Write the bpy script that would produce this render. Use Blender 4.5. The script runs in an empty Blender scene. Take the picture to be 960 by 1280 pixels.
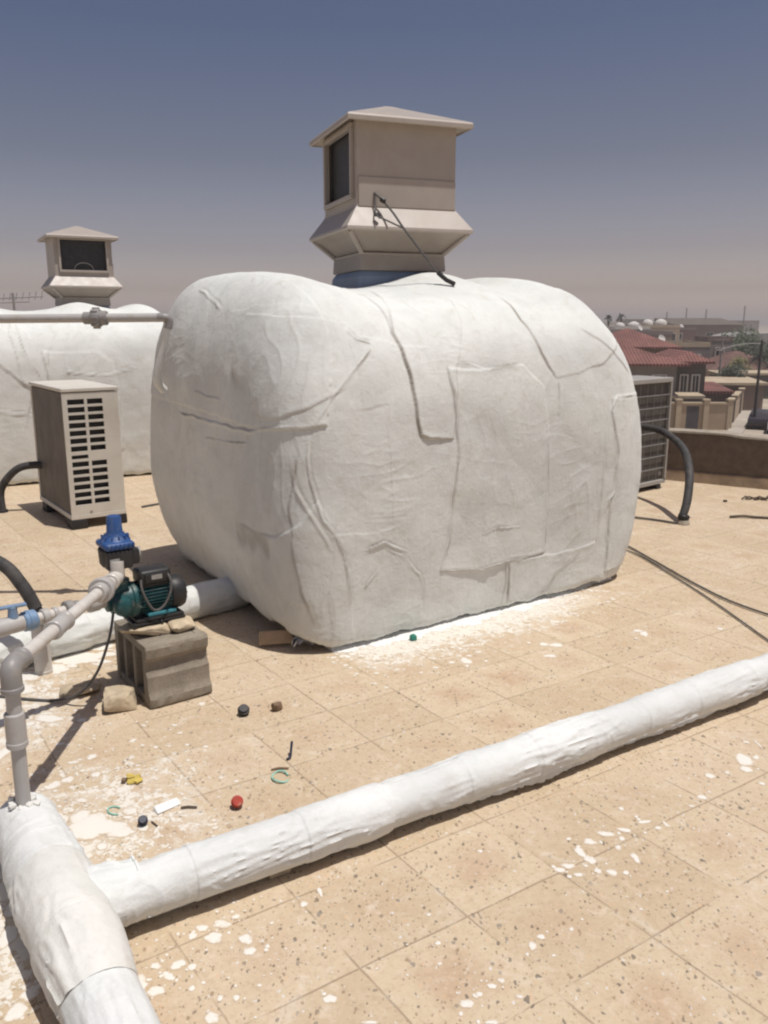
import bpy, bmesh, math, random
import numpy as np
from mathutils import Vector, Matrix

random.seed(7)
R = math.radians
scene = bpy.context.scene
col = scene.collection

# ------------------------------------------------------------------ helpers
class MB:
    """collects shapes and links them as one mesh object"""
    def __init__(self):
        self.v = []; self.f = []
    def add(self, vs, fs):
        b = len(self.v)
        self.v += [tuple(p) for p in vs]
        self.f += [tuple(i + b for i in q) for q in fs]
        return self
    def bm(self, bm, M=None):
        bm.verts.ensure_lookup_table()
        for i, v in enumerate(bm.verts): v.index = i
        vs = [(M @ v.co) if M else v.co.copy() for v in bm.verts]
        fs = [[v.index for v in f.verts] for f in bm.faces]
        bm.free()
        return self.add(vs, fs)
    def box(self, c, s, rz=0.0, bev=0.0, M=None, seg=2, jit=0.0):
        bm = bmesh.new()
        bmesh.ops.create_cube(bm, size=1.0)
        for v in bm.verts:
            v.co = Vector((v.co.x * s[0], v.co.y * s[1], v.co.z * s[2]))
            if jit: v.co += Vector([random.uniform(-jit, jit) for _ in range(3)])
        if bev > 0:
            bmesh.ops.bevel(bm, geom=list(bm.edges), offset=bev, segments=seg, affect='EDGES', profile=0.5)
        T = Matrix.Translation(c) @ Matrix.Rotation(rz, 4, 'Z')
        if M: T = T @ M
        return self.bm(bm, T)
    def tube(self, pts, r, seg=14, caps=True, smooth=0):
        pts = [Vector(p) for p in pts]
        rs = list(r) if isinstance(r, (list, tuple)) else [r] * len(pts)
        if smooth:
            pts, rs = spline(pts, rs, smooth)
        n = len(pts); vs = []; fs = []
        t0 = (pts[1] - pts[0]).normalized()
        up = Vector((0, 0, 1)) if abs(t0.z) < 0.9 else Vector((1, 0, 0))
        nrm = t0.cross(up).normalized()
        for i, p in enumerate(pts):
            if i == 0: t = pts[1] - pts[0]
            elif i == n - 1: t = pts[-1] - pts[-2]
            else: t = (pts[i + 1] - pts[i]).normalized() + (pts[i] - pts[i - 1]).normalized()
            t.normalize()
            nrm = (nrm - t * nrm.dot(t)).normalized()
            b = t.cross(nrm)
            for k in range(seg):
                a = 2 * math.pi * k / seg
                vs.append(p + (nrm * math.cos(a) + b * math.sin(a)) * rs[i])
        for i in range(n - 1):
            for k in range(seg):
                k2 = (k + 1) % seg
                fs.append((i * seg + k, i * seg + k2, (i + 1) * seg + k2, (i + 1) * seg + k))
        if caps:
            fs.append(tuple(range(seg))[::-1]); fs.append(tuple((n - 1) * seg + k for k in range(seg)))
        return self.add(vs, fs)
    def lathe(self, o, d, prof, seg=24, caps=True):
        """prof: list of (distance along d, radius)"""
        o = Vector(o); d = Vector(d).normalized()
        up = Vector((0, 0, 1)) if abs(d.z) < 0.9 else Vector((1, 0, 0))
        x = d.cross(up).normalized(); y = d.cross(x)
        vs = []; fs = []
        for (t, r) in prof:
            for k in range(seg):
                a = 2 * math.pi * k / seg
                vs.append(o + d * t + (x * math.cos(a) + y * math.sin(a)) * r)
        for i in range(len(prof) - 1):
            for k in range(seg):
                k2 = (k + 1) % seg
                fs.append((i * seg + k, (i + 1) * seg + k, (i + 1) * seg + k2, i * seg + k2))
        if caps:
            fs.append(tuple(range(seg))); fs.append(tuple((len(prof) - 1) * seg + k for k in range(seg))[::-1])
        return self.add(vs, fs)
    def loft(self, rings, caps=True):
        """rings of equal length, joined in order"""
        n = len(rings[0]); vs = [p for r in rings for p in r]; fs = []
        for i in range(len(rings) - 1):
            for k in range(n):
                k2 = (k + 1) % n
                fs.append((i * n + k, i * n + k2, (i + 1) * n + k2, (i + 1) * n + k))
        if caps:
            fs.append(tuple(range(n))[::-1]); fs.append(tuple((len(rings) - 1) * n + k for k in range(n)))
        return self.add(vs, fs)
    def prism(self, poly, z0, z1):
        return self.loft([[(x, y, z0) for x, y in poly], [(x, y, z1) for x, y in poly]])
    def build(self, name, m, parent=None, smooth=True, angle=35, local=True, sub=0):
        me = bpy.data.meshes.new(name)
        v = self.v
        if parent is not None and not local:
            L = parent.location
            v = [(p[0] - L.x, p[1] - L.y, p[2] - L.z) for p in v]
        me.from_pydata([tuple(p) for p in v], [], self.f)
        bm = bmesh.new(); bm.from_mesh(me)
        bmesh.ops.recalc_face_normals(bm, faces=bm.faces)
        bm.to_mesh(me); bm.free()
        me.update()
        if smooth:
            me.shade_smooth(); me.set_sharp_from_angle(angle=R(angle))
        me.materials.append(m)
        o = bpy.data.objects.new(name, me); col.objects.link(o)
        if parent is not None: o.parent = parent
        return o

def spline(pts, rs, k):
    P = []; Q = []
    n = len(pts)
    for i in range(n - 1):
        p0 = pts[max(i - 1, 0)]; p1 = pts[i]; p2 = pts[i + 1]; p3 = pts[min(i + 2, n - 1)]
        for j in range(k):
            t = j / k
            P.append(0.5 * ((2 * p1) + (p2 - p0) * t + (2 * p0 - 5 * p1 + 4 * p2 - p3) * t * t + (3 * p1 - p0 - 3 * p2 + p3) * t ** 3))
            Q.append(rs[i] + (rs[i + 1] - rs[i]) * t)
    P.append(pts[-1]); Q.append(rs[-1])
    return P, Q

def tag(o, label=None, cat=None, group=None, kind=None):
    if label: o['label'] = label
    if cat: o['category'] = cat
    if group: o['group'] = group
    if kind: o['kind'] = kind
    return o

def thing(name, loc=(0, 0, 0), rz=0.0, label=None, cat=None, group=None):
    o = bpy.data.objects.new(name, None); col.objects.link(o)
    o.empty_display_size = 0.1
    o.location = loc; o.rotation_euler = (0, 0, rz)
    return tag(o, label, cat, group)

def copy_tree(o, parent=None):
    c = o.copy(); col.objects.link(c)
    if parent is not None: c.parent = parent
    for ch in [x for x in bpy.data.objects if x.parent == o]:
        copy_tree(ch, c)
    return c

# ------------------------------------------------------------------ numpy noise
_rng = np.random.default_rng(11)
_G = _rng.normal(size=(4096, 3)); _G /= np.linalg.norm(_G, axis=1)[:, None]
def _h(i, j, k):
    return ((i * 73856093) ^ (j * 19349663) ^ (k * 83492791)) & 4095
def pnoise(P):
    P = np.asarray(P, dtype=np.float64)
    I = np.floor(P).astype(np.int64); f = P - I
    w = f * f * f * (f * (f * 6 - 15) + 10)
    out = np.zeros(P.shape[:-1])
    for dx in (0, 1):
        for dy in (0, 1):
            for dz in (0, 1):
                g = _G[_h(I[..., 0] + dx, I[..., 1] + dy, I[..., 2] + dz)]
                d = f - np.array([dx, dy, dz])
                ww = (w[..., 0] if dx else 1 - w[..., 0]) * (w[..., 1] if dy else 1 - w[..., 1]) * (w[..., 2] if dz else 1 - w[..., 2])
                out += ww * (g * d).sum(-1)
    return out
def fbm(P, o=3):
    s = 0; a = 1
    for i in range(o):
        s = s + a * pnoise(P * (2 ** i) + 17.3 * i); a *= 0.5
    return s

# ------------------------------------------------------------------ materials
class NT:
    def __init__(self, name):
        self.m = bpy.data.materials.new(name); self.m.use_nodes = True
        self.t = self.m.node_tree; self.n = self.t.nodes; self.l = self.t.links
        self.b = self.n['Principled BSDF']
    def node(self, typ, **kw):
        n = self.n.new(typ)
        for k, v in kw.items(): setattr(n, k, v)
        return n
    def put(self, sock, v):
        if hasattr(v, 'is_output'): self.l.new(v, sock)
        else: sock.default_value = v
    def math(self, op, a, b=None, c=None, clamp=False):
        n = self.node('ShaderNodeMath', operation=op, use_clamp=clamp)
        self.put(n.inputs[0], a)
        if b is not None: self.put(n.inputs[1], b)
        if c is not None: self.put(n.inputs[2], c)
        return n.outputs[0]
    def mix(self, f, a, b, blend='MIX'):
        n = self.node('ShaderNodeMix', data_type='RGBA', blend_type=blend)
        self.put(n.inputs[0], f)
        self.put(n.inputs[6], a if hasattr(a, 'is_output') else (*a, 1))
        self.put(n.inputs[7], b if hasattr(b, 'is_output') else (*b, 1))
        return n.outputs[2]
    def obj(self):
        return self.node('ShaderNodeTexCoord').outputs['Object']
    def geo(self):
        return self.node('ShaderNodeNewGeometry').outputs['Position']
    def noise(self, vec, scale, detail=3, rough=0.55, dist=0.0):
        n = self.node('ShaderNodeTexNoise')
        self.put(n.inputs['Vector'], vec); n.inputs['Scale'].default_value = scale
        n.inputs['Detail'].default_value = detail; n.inputs['Roughness'].default_value = rough
        n.inputs['Distortion'].default_value = dist
        return n.outputs[0], n.outputs[1]
    def voro(self, vec, scale, feature='F1', rand=1.0):
        n = self.node('ShaderNodeTexVoronoi', feature=feature)
        self.put(n.inputs['Vector'], vec); n.inputs['Scale'].default_value = scale
        if 'Randomness' in n.inputs: n.inputs['Randomness'].default_value = rand
        return n
    def ramp(self, v, lo, hi):
        n = self.node('ShaderNodeMapRange', interpolation_type='SMOOTHSTEP')
        self.put(n.inputs[0], v); n.inputs[1].default_value = lo; n.inputs[2].default_value = hi
        return n.outputs[0]
    def bump(self, h, strength, dist, normal=None):
        n = self.node('ShaderNodeBump'); n.inputs['Strength'].default_value = strength
        n.inputs['Distance'].default_value = dist; self.put(n.inputs['Height'], h)
        if normal is not None: self.put(n.inputs['Normal'], normal)
        return n.outputs[0]

def mat(name, c, rough=0.6, var=0.12, scale=6.0, bump=0.0, bscale=60.0, metal=0.0, dirt=None, dirt_amt=0.0, dscale=3.0, spec=0.4):
    t = NT(name); v = t.obj()
    f, _ = t.noise(v, scale, 5, 0.6)
    lo = tuple(x * (1 - var) for x in c); hi = tuple(min(1, x * (1 + var)) for x in c)
    cc = t.mix(t.ramp(f, 0.3, 0.7), lo, hi)
    if dirt:
        g, _ = t.noise(v, dscale, 6, 0.65, 0.6)
        cc = t.mix(t.math('MULTIPLY', t.ramp(g, 0.48, 0.68), dirt_amt), cc, dirt)
    t.put(t.b.inputs['Base Color'], cc)
    g2, _ = t.noise(v, scale * 4, 3)
    t.put(t.b.inputs['Roughness'], t.math('MULTIPLY_ADD', g2, 0.2, rough - 0.1))
    t.b.inputs['Metallic'].default_value = metal
    t.b.inputs['Specular IOR Level'].default_value = spec
    if bump > 0:
        h, _ = t.noise(v, bscale, 4)
        t.put(t.b.inputs['Normal'], t.bump(h, 0.7, bump))
    return t.m

def paint_fabric(name, c=(0.645, 0.655, 0.625), weave=260.0, streak=1.0):
    """cloth stiffened with brushed white roof paint: thin places, dust and faint brush marks"""
    t = NT(name); v = t.obj()
    a, _ = t.noise(v, 1.6, 5, 0.6, 0.4)
    cc = t.mix(t.ramp(a, 0.35, 0.65), tuple(x * 0.90 for x in c), tuple(x * 1.06 for x in c))
    b, _ = t.noise(v, 7.0, 6, 0.7, 1.2)                      # dust rubbed into the paint
    cc = t.mix(t.math('MULTIPLY', t.ramp(b, 0.5, 0.75), 0.55 * streak), cc, (c[0] * 0.78, c[1] * 0.75, c[2] * 0.68))
    mp = t.node('ShaderNodeMapping'); t.put(mp.inputs[0], v); mp.inputs['Scale'].default_value = (26, 26, 5)
    d, _ = t.noise(mp.outputs[0], 1.0, 4, 0.6, 0.5)          # brush marks and runs
    cc = t.mix(t.math('MULTIPLY', t.ramp(d, 0.52, 0.72), 0.28 * streak), cc, (c[0] * 0.84, c[1] * 0.83, c[2] * 0.80))
    e, _ = t.noise(v, 3.2, 3, 0.5, 0.3)                      # thin greenish-grey coats
    cc = t.mix(t.math('MULTIPLY', t.ramp(e, 0.52, 0.7), 0.34 * streak), cc, (c[0] * 0.86, c[1] * 0.90, c[2] * 0.88))
    g_, _ = t.noise(v, 13, 5, 0.7, 0.6)                      # fresh white blotches over older coats
    cc = t.mix(t.math('MULTIPLY', t.ramp(g_, 0.55, 0.72), 0.35), cc, tuple(min(.8, x * 1.13) for x in c))
    at_ = t.node('ShaderNodeAttribute'); at_.attribute_name = 'seam_shade'
    cc = t.mix(t.math('MULTIPLY', at_.outputs['Fac'], 0.75), cc, (0.24, 0.21, 0.17))  # crease shade painted into the cloth colour along seams, wrinkles and sheet edges
    t.put(t.b.inputs['Base Color'], cc)
    t.b.inputs['Roughness'].default_value = 0.72
    t.b.inputs['Specular IOR Level'].default_value = 0.3
    h1, _ = t.noise(v, 45, 5, 0.65, 0.8)
    h2, _ = t.noise(v, weave, 2)
    hh = t.math('ADD', t.math('MULTIPLY', h1, 1.0), t.math('MULTIPLY', h2, 0.35))
    hh = t.math('ADD', hh, t.math('MULTIPLY', d, 0.5))
    t.put(t.b.inputs['Normal'], t.bump(hh, 0.45, 0.0055))
    return t.m

M = {}
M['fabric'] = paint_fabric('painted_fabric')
M['fabric_far'] = paint_fabric('painted_fabric_far', (0.665, 0.675, 0.645))
M['fabric_pipe'] = paint_fabric('painted_pipe_lagging', (0.66, 0.668, 0.65))
M['fabric_tee'] = paint_fabric('painted_tee_lagging', (0.645, 0.635, 0.595), streak=1.3)
M['paint'] = mat('white_paint', (0.72, 0.71, 0.67), 0.5, 0.05, 20, 0.002, 90)
M['cooler'] = mat('beige_sheet', (0.375, 0.33, 0.288), 0.45, 0.06, 3, 0, 60, dirt=(0.30, 0.24, 0.19), dirt_amt=0.35)
M['cooler_dark'] = mat('beige_sheet_worn', (0.31, 0.268, 0.23), 0.5, 0.08, 4, 0, 60, dirt=(0.24, 0.2, 0.16), dirt_amt=0.4)
M['mesh_dark'] = mat('dark_screen', (0.035, 0.034, 0.036), 0.5, 0.2, 30)
def splat_mat():
    t = NT('dried_paint'); v = t.obj()
    at_ = t.node('ShaderNodeAttribute'); at_.attribute_name = 'cover'
    a, _ = t.noise(v, 55, 5, 0.75); b, _ = t.noise(v, 14, 4, 0.6)
    k = t.ramp(t.math('ADD', at_.outputs['Fac'], t.math('ADD', t.math('MULTIPLY', t.math('SUBTRACT', a, 0.5), 1.6), t.math('MULTIPLY', t.math('SUBTRACT', b, 0.5), 1.0))), 0.20, 0.85)
    t.put(t.b.inputs['Base Color'], t.mix(k, (0.50, 0.396, 0.282), (0.68, 0.65, 0.59))); t.b.inputs['Roughness'].default_value = 0.65
    t.put(t.b.inputs['Normal'], t.bump(a, 0.4, 0.002))
    return t.m
M['paint_worn'] = splat_mat()
M['bluegrey'] = mat('blue_grey_duct', (0.20, 0.25, 0.33), 0.5, 0.1, 6)
M['black'] = mat('black_rubber', (0.022, 0.021, 0.021), 0.5, 0.2, 12)
M['hose'] = mat('dusty_black_foam', (0.045, 0.043, 0.042), 0.7, 0.25, 18, 0.002, 120, dirt=(0.16, 0.14, 0.12), dirt_amt=0.35, dscale=9)
M['pipe'] = mat('grey_pvc', (0.40, 0.385, 0.37), 0.4, 0.06, 8, dirt=(0.33, 0.28, 0.22), dirt_amt=0.4, dscale=14)
M['pipe_white'] = mat('white_pvc', (0.56, 0.53, 0.49), 0.4, 0.06, 8, dirt=(0.42, 0.36, 0.28), dirt_amt=0.4, dscale=14)
M['fitting'] = mat('dark_grey_fitting', (0.24, 0.23, 0.225), 0.45, 0.1, 10, dirt=(0.32, 0.28, 0.23), dirt_amt=0.5, dscale=20)
M['greyframe'] = mat('grey_frame', (0.33, 0.31, 0.285), 0.5, 0.06, 6)
M['steel'] = mat('dull_steel', (0.32, 0.31, 0.30), 0.45, 0.1, 10, metal=0.4)
M['valve_blue'] = mat('valve_blue', (0.16, 0.25, 0.38), 0.5, 0.12, 20, dirt=(0.3, 0.3, 0.3), dirt_amt=0.5, dscale=25)
M['blue'] = mat('blue_plastic', (0.020, 0.066, 0.20), 0.5, 0.15, 15, dirt=(0.14, 0.15, 0.18), dirt_amt=0.4, dscale=25)
M['teal'] = mat('teal_cast_iron', (0.012, 0.064, 0.068), 0.4, 0.2, 25, 0.001, 200, dirt=(0.15, 0.14, 0.12), dirt_amt=0.6, dscale=22)
M['teal_light'] = mat('teal_foot', (0.05, 0.22, 0.26), 0.5, 0.15, 25)
M['label'] = mat('worn_sticker', (0.30, 0.29, 0.27), 0.5, 0.15, 60)
M['cable'] = mat('grey_cable', (0.09, 0.085, 0.08), 0.6, 0.15, 20)
M['acwhite'] = mat('ac_enamel', (0.58, 0.545, 0.48), 0.45, 0.04, 4, dirt=(0.38, 0.33, 0.27), dirt_amt=0.3)
M['coil'] = None
M['stone'] = mat('pale_stone', (0.48, 0.39, 0.27), 0.85, 0.18, 18, 0.006, 40)
M['brownstone'] = mat('brown_chip', (0.20, 0.135, 0.085), 0.8, 0.2, 30, 0.003, 80)
M['board'] = mat('tan_board', (0.42, 0.30, 0.19), 0.8, 0.15, 12)
M['foil'] = mat('crumpled_foil', (0.55, 0.56, 0.6), 0.3, 0.1, 20, metal=0.8)
M['red'] = mat('red_plastic', (0.38, 0.045, 0.025), 0.5, 0.1, 30, dirt=(.45,.3,.22), dirt_amt=.5, dscale=40)
M['yellow'] = mat('yellow_scrap', (0.50, 0.38, 0.09), 0.6, 0.15, 30)
M['green'] = mat('green_plastic', (0.03, 0.22, 0.16), 0.5, 0.1, 30)
M['mint'] = mat('mint_plastic', (0.27, 0.50, 0.41), 0.5, 0.1, 30)
M['navy'] = mat('navy_plastic', (0.02, 0.025, 0.05), 0.45, 0.1, 30)
M['chip_white'] = mat('white_chip', (0.75, 0.74, 0.72), 0.6, 0.04, 20)
M['twig'] = mat('dry_twig', (0.10, 0.075, 0.055), 0.8, 0.2, 30)

def concrete(name, c):
    t = NT(name); v = t.obj()
    a, _ = t.noise(v, 9, 6, 0.7); b, _ = t.noise(v, 120, 3, 0.7)
    cc = t.mix(t.ramp(a, 0.3, 0.7), tuple(x * 0.78 for x in c), tuple(x * 1.15 for x in c))
    cc = t.mix(t.math('MULTIPLY', t.ramp(b, 0.5, 0.7), 0.5), cc, tuple(x * 0.55 for x in c))
    t.put(t.b.inputs['Base Color'], cc); t.b.inputs['Roughness'].default_value = 0.9
    h, _ = t.noise(v, 150, 5, 0.75)
    t.put(t.b.inputs['Normal'], t.bump(h, 0.9, 0.006))
    return t.m
M['concrete'] = concrete('block_concrete', (0.285, 0.243, 0.187))
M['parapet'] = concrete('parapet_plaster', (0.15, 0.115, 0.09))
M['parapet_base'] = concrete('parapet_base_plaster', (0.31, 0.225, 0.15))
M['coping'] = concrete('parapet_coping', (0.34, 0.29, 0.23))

def coil_mat():
    t = NT('condenser_fins'); v = t.obj()
    w = t.node('ShaderNodeTexWave', wave_type='BANDS', bands_direction='X'); t.put(w.inputs[0], v)
    w.inputs['Scale'].default_value = 60
    a, _ = t.noise(v, 5, 4)
    cc = t.mix(t.ramp(a, 0.3, 0.7), (0.075, 0.066, 0.058), (0.12, 0.105, 0.092))
    t.put(t.b.inputs['Base Color'], cc); t.b.inputs['Roughness'].default_value = 0.6
    t.put(t.b.inputs['Normal'], t.bump(w.outputs[1], 0.6, 0.004))
    return t.m
M['coil'] = coil_mat()

def floor_mat():
    """terrazzo roof tiles: dusty joints, brown worn centres, dark aggregate chips, paint specks"""
    t = NT('terrazzo_tiles'); v = t.geo()
    wv, wc = t.noise(v, 2.5, 2)
    sep = t.node('ShaderNodeSeparateXYZ'); t.put(sep.inputs[0], v)
    x, y = sep.outputs[0], sep.outputs[1]
    def lin(a, b, c):
        return t.math('ADD', t.math('ADD', t.math('MULTIPLY', x, a), t.math('MULTIPLY', y, b)), c)
    warp = t.math('MULTIPLY', t.math('SUBTRACT', wv, 0.5), 0.05)
    U = t.math('ADD', lin(0.811 / 0.357, 0.585 / 0.357, -1.03 / 0.357 + 40), warp)
    V = t.math('SUBTRACT', lin(-0.54 / 0.335, 0.84 / 0.335, -1.250 / 0.335 + 40), warp)
    def edge(q):
        f = t.math('FRACT', q)
        return t.math('MINIMUM', f, t.math('SUBTRACT', 1.0, f))
    eu, ev = edge(U), edge(V)
    e = t.math('MINIMUM', eu, t.math('ADD', ev, 0.0))
    cell = t.node('ShaderNodeCombineXYZ'); t.put(cell.inputs[0], t.math('FLOOR', U)); t.put(cell.inputs[1], t.math('FLOOR', V))
    wn = t.node('ShaderNodeTexWhiteNoise', noise_dimensions='3D'); t.put(wn.inputs['Vector'], cell.outputs[0])
    base = t.mix(t.ramp(wn.outputs[0], 0.0, 1.0), (0.478, 0.374, 0.252), (0.535, 0.430, 0.300))
    # worn darker centres / paler dusty borders, broken by noise
    n1, _ = t.noise(v, 6, 5, 0.65, 0.8)
    cen = t.math('MULTIPLY', t.ramp(t.math('ADD', e, t.math('MULTIPLY', t.math('SUBTRACT', n1, 0.5), 0.5)), 0.12, 0.46), t.math('MULTIPLY_ADD', wn.outputs[0], 0.7, 0.10))
    base = t.mix(cen, base, (0.435, 0.300, 0.195))
    n2, _ = t.noise(v, 1.1, 5, 0.6, 0.5)
    base = t.mix(t.math('MULTIPLY', t.ramp(n2, 0.45, 0.68), 0.6), base, (0.565, 0.458, 0.335))
    n3, _ = t.noise(v, 38, 5, 0.75)
    base = t.mix(t.math('MULTIPLY', t.ramp(n3, 0.46, 0.72), 0.55), base, (0.385, 0.285, 0.185))
    n4, _ = t.noise(v, 17, 4, 0.7, 0.5)
    base = t.mix(t.math('MULTIPLY', t.ramp(n4, 0.50, 0.72), 0.5), base, (0.615, 0.515, 0.40))
    n5, _ = t.noise(v, 85, 4, 0.8)
    base = t.mix(t.math('MULTIPLY', t.ramp(n5, 0.54, 0.68), 0.4), base, (0.63, 0.53, 0.41))
    n6, _ = t.noise(v, 60, 4, 0.8, 0.4)
    base = t.mix(t.math('MULTIPLY', t.ramp(n6, 0.55, 0.68), 0.5), base, (0.33, 0.245, 0.165))
    # aggregate chips: three sizes, each with its own random pick and its own worn patches
    msk, _ = t.noise(v, 3.1, 4, 0.6)
    chips = None
    for sc, lo, pick, c1, off in ((64, 0.27, 0.80, (0.10, 0.083, 0.066), 0.0), (120, 0.30, 0.66, (0.19, 0.145, 0.10), 3.0), (42, 0.22, 0.90, (0.085, 0.076, 0.066), 7.0), (90, 0.26, 0.90, (0.54, 0.45, 0.34), 11.0), (75, 0.28, 0.78, (0.24, 0.165, 0.105), 15.0)):
        mp = t.node('ShaderNodeMapping'); t.put(mp.inputs[0], v); mp.inputs['Location'].default_value = (off, off, 0)
        mp.inputs['Rotation'].default_value = (0, 0, off); mp.inputs['Scale'].default_value = (1, 0.7, 1)
        dn = t.node('ShaderNodeVectorMath', operation='MULTIPLY_ADD')
        _, nc = t.noise(v, sc * 0.9, 2); t.put(dn.inputs[0], nc); dn.inputs[1].default_value = (0.9 / sc, 0.9 / sc, 0); t.put(dn.inputs[2], mp.outputs[0])
        flat = t.node('ShaderNodeVectorMath', operation='MULTIPLY'); t.put(flat.inputs[0], dn.outputs[0]); flat.inputs[1].default_value = (1, 1, 0)
        vo = t.voro(flat.outputs[0], sc)
        cs = t.node('ShaderNodeSeparateColor'); t.put(cs.inputs[0], vo.outputs['Color'])
        size = t.math('MULTIPLY_ADD', cs.outputs[1], 0.22, lo - 0.12)
        inside = t.math('MULTIPLY', t.math('LESS_THAN', vo.outputs['Distance'], size), t.math('GREATER_THAN', t.math('ADD', cs.outputs[0], t.math('MULTIPLY', t.math('SUBTRACT', msk, 0.5), 0.7)), pick))
        shade = t.mix(cs.outputs[2], c1, tuple(min(.62, q * 2.4) for q in c1))
        base = t.mix(t.math('MULTIPLY', inside, 0.72), base, shade)
    # joints, sometimes filled with dust
    jn, _ = t.noise(v, 4.0, 3)
    jw = t.math('MULTIPLY_ADD', jn, 0.011, -0.002)
    joint = t.math('MULTIPLY', t.math('SUBTRACT', 1.0, t.ramp(t.math('SUBTRACT', e, jw), 0.0, 0.008)), t.ramp(jn, 0.34, 0.54))
    base = t.mix(t.math('MULTIPLY', joint, 0.62), base, (0.25, 0.18, 0.12))
    # splashed paint: dense in front of the tank and round the lagged pipes
    q = lin(0.563, -0.826, 0.31 * 0.563 + 4.01 * 0.826)          # metres out from the tank's front
    p = lin(0.826, 0.563, 0.31 * 0.826 - 4.01 * 0.563)           # metres along it
    near = t.math('MULTIPLY', t.math('MULTIPLY', t.ramp(q, 0.75, 0.10), t.ramp(q, -0.15, 0.0)), t.math('MULTIPLY', t.ramp(p, -0.1, 0.25), t.ramp(p, 2.3, 1.2)))
    near = t.math('ADD', near, t.math('MULTIPLY', t.math('MULTIPLY', t.ramp(q, 0.34, 0.03), t.ramp(q, -0.15, 0.0)), t.math('MULTIPLY', t.ramp(p, -0.05, 0.15), t.math('MULTIPLY', t.ramp(p, 2.2, 1.2), 0.42))))
    dx = t.math('ADD', x, 0.95); dy = t.math('SUBTRACT', y, 2.5)
    rr = t.math('SQRT', t.math('ADD', t.math('MULTIPLY', dx, dx), t.math('MULTIPLY', t.math('MULTIPLY', dy, dy), 0.7)))
    near = t.math('MAXIMUM', near, t.math('MULTIPLY', t.ramp(rr, 0.75, 0.1), 0.75))
    ex = t.math('ADD', x, 1.9); ey = t.math('SUBTRACT', y, 3.3)
    r3 = t.math('SQRT', t.math('ADD', t.math('MULTIPLY', ex, ex), t.math('MULTIPLY', ey, ey)))
    near = t.math('MAXIMUM', near, t.math('MULTIPLY', t.ramp(r3, 1.0, 0.2), 0.9))
    fx = t.math('SUBTRACT', t.math('MULTIPLY', x, -1.0), 1.25); fy = t.math('SUBTRACT', y, 2.0)
    r4 = t.math('SQRT', t.math('ADD', t.math('MULTIPLY', fx, fx), t.math('MULTIPLY', t.math('MULTIPLY', fy, fy), 0.4)))
    near = t.math('MAXIMUM', near, t.ramp(r4, 0.65, 0.15))
    p1, _ = t.noise(v, 34, 4, 0.75, 0.6); p2, _ = t.noise(v, 9, 4, 0.7)
    pv = t.math('ADD', t.math('MULTIPLY', p1, 0.6), t.math('MULTIPLY', p2, 0.4))
    pm = t.ramp(t.math('ADD', pv, t.math('MULTIPLY', near, 0.23)), 0.655, 0.70)
    base = t.mix(t.math('MULTIPLY', pm, 0.8), base, (0.70, 0.68, 0.62))
    sm_, _ = t.noise(v, 5.5, 6, 0.72, 1.5)                        # thin trodden smears of paint dust
    base = t.mix(t.math('MULTIPLY', t.ramp(t.math('ADD', sm_, t.math('MULTIPLY', near, 0.16)), 0.54, 0.74), 0.42), base, (0.66, 0.61, 0.53))
    t.put(t.b.inputs['Base Color'], base)
    t.put(t.b.inputs['Roughness'], t.math('MULTIPLY_ADD', n3, 0.3, 0.55))
    t.b.inputs['Specular IOR Level'].default_value = 0.25
    hh = t.math('SUBTRACT', t.math('MULTIPLY', n3, 0.35), t.math('MULTIPLY', joint, 1.0))
    hh = t.math('ADD', hh, t.math('MULTIPLY', pm, 0.5))
    t.put(t.b.inputs['Normal'], t.bump(hh, 0.5, 0.004))
    return t.m
M['floor'] = floor_mat()

# ------------------------------------------------------------------ setting: roof, ground, street
pd = Vector((0.842, -0.540)); pn = Vector((0.540, 0.842)); P0 = Vector((3.08, 8.72))
pa = P0 - pd * 11.0; pb = P0 + pd * 9.0
roof_poly = [(pa + pn * 0.22)[:], (-12.0, 4.0), (-9.0, -6.0), (9.0, -6.0), (pb + pn * 0.22)[:]]
tag(MB().prism([tuple(q) for q in roof_poly], -7.0, 0.0).build('roof_floor', M['floor'], smooth=False), kind='structure')
sand = mat('dusty_ground', (0.40, 0.33, 0.25), 0.9, 0.2, 0.05, dirt=(0.28, 0.24, 0.19), dirt_amt=0.6, dscale=0.02)
tag(MB().add([(-1500, -200, -7.02), (1500, -200, -7.02), (1500, 2000, -7.02), (-1500, 2000, -7.02)], [(0, 1, 2, 3)]).build('ground', sand, smooth=False), kind='structure')
asph = mat('dusty_street', (0.37, 0.315, 0.25), 0.9, 0.12, 0.3, dirt=(0.27, 0.235, 0.2), dirt_amt=0.5, dscale=0.2)
sd = Vector((0.447, 0.894)); sn = Vector((0.894, -0.447)); S0 = Vector((28.335, 67.9))
def st(a, b, z): 
    q = S0 + sd * a + sn * b
    return (q.x, q.y, z)
tag(MB().add([st(-60, 1.2, -7.012), st(-60, 9.5, -7.012), st(400, 9.5, -7.012), st(400, 1.2, -7.012)], [(0, 1, 2, 3)]).build('street', asph, smooth=False), kind='structure')
pv = mat('pavement_slabs', (0.36, 0.32, 0.27), 0.9, 0.12, 0.8)
tag(MB().loft([[st(-60, 0.0, z), st(-60, 1.2, z), st(400, 1.2, z), st(400, 0.0, z)] for z in (-7.015, -6.88)]).build('pavement', pv, smooth=False), kind='structure')

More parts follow.
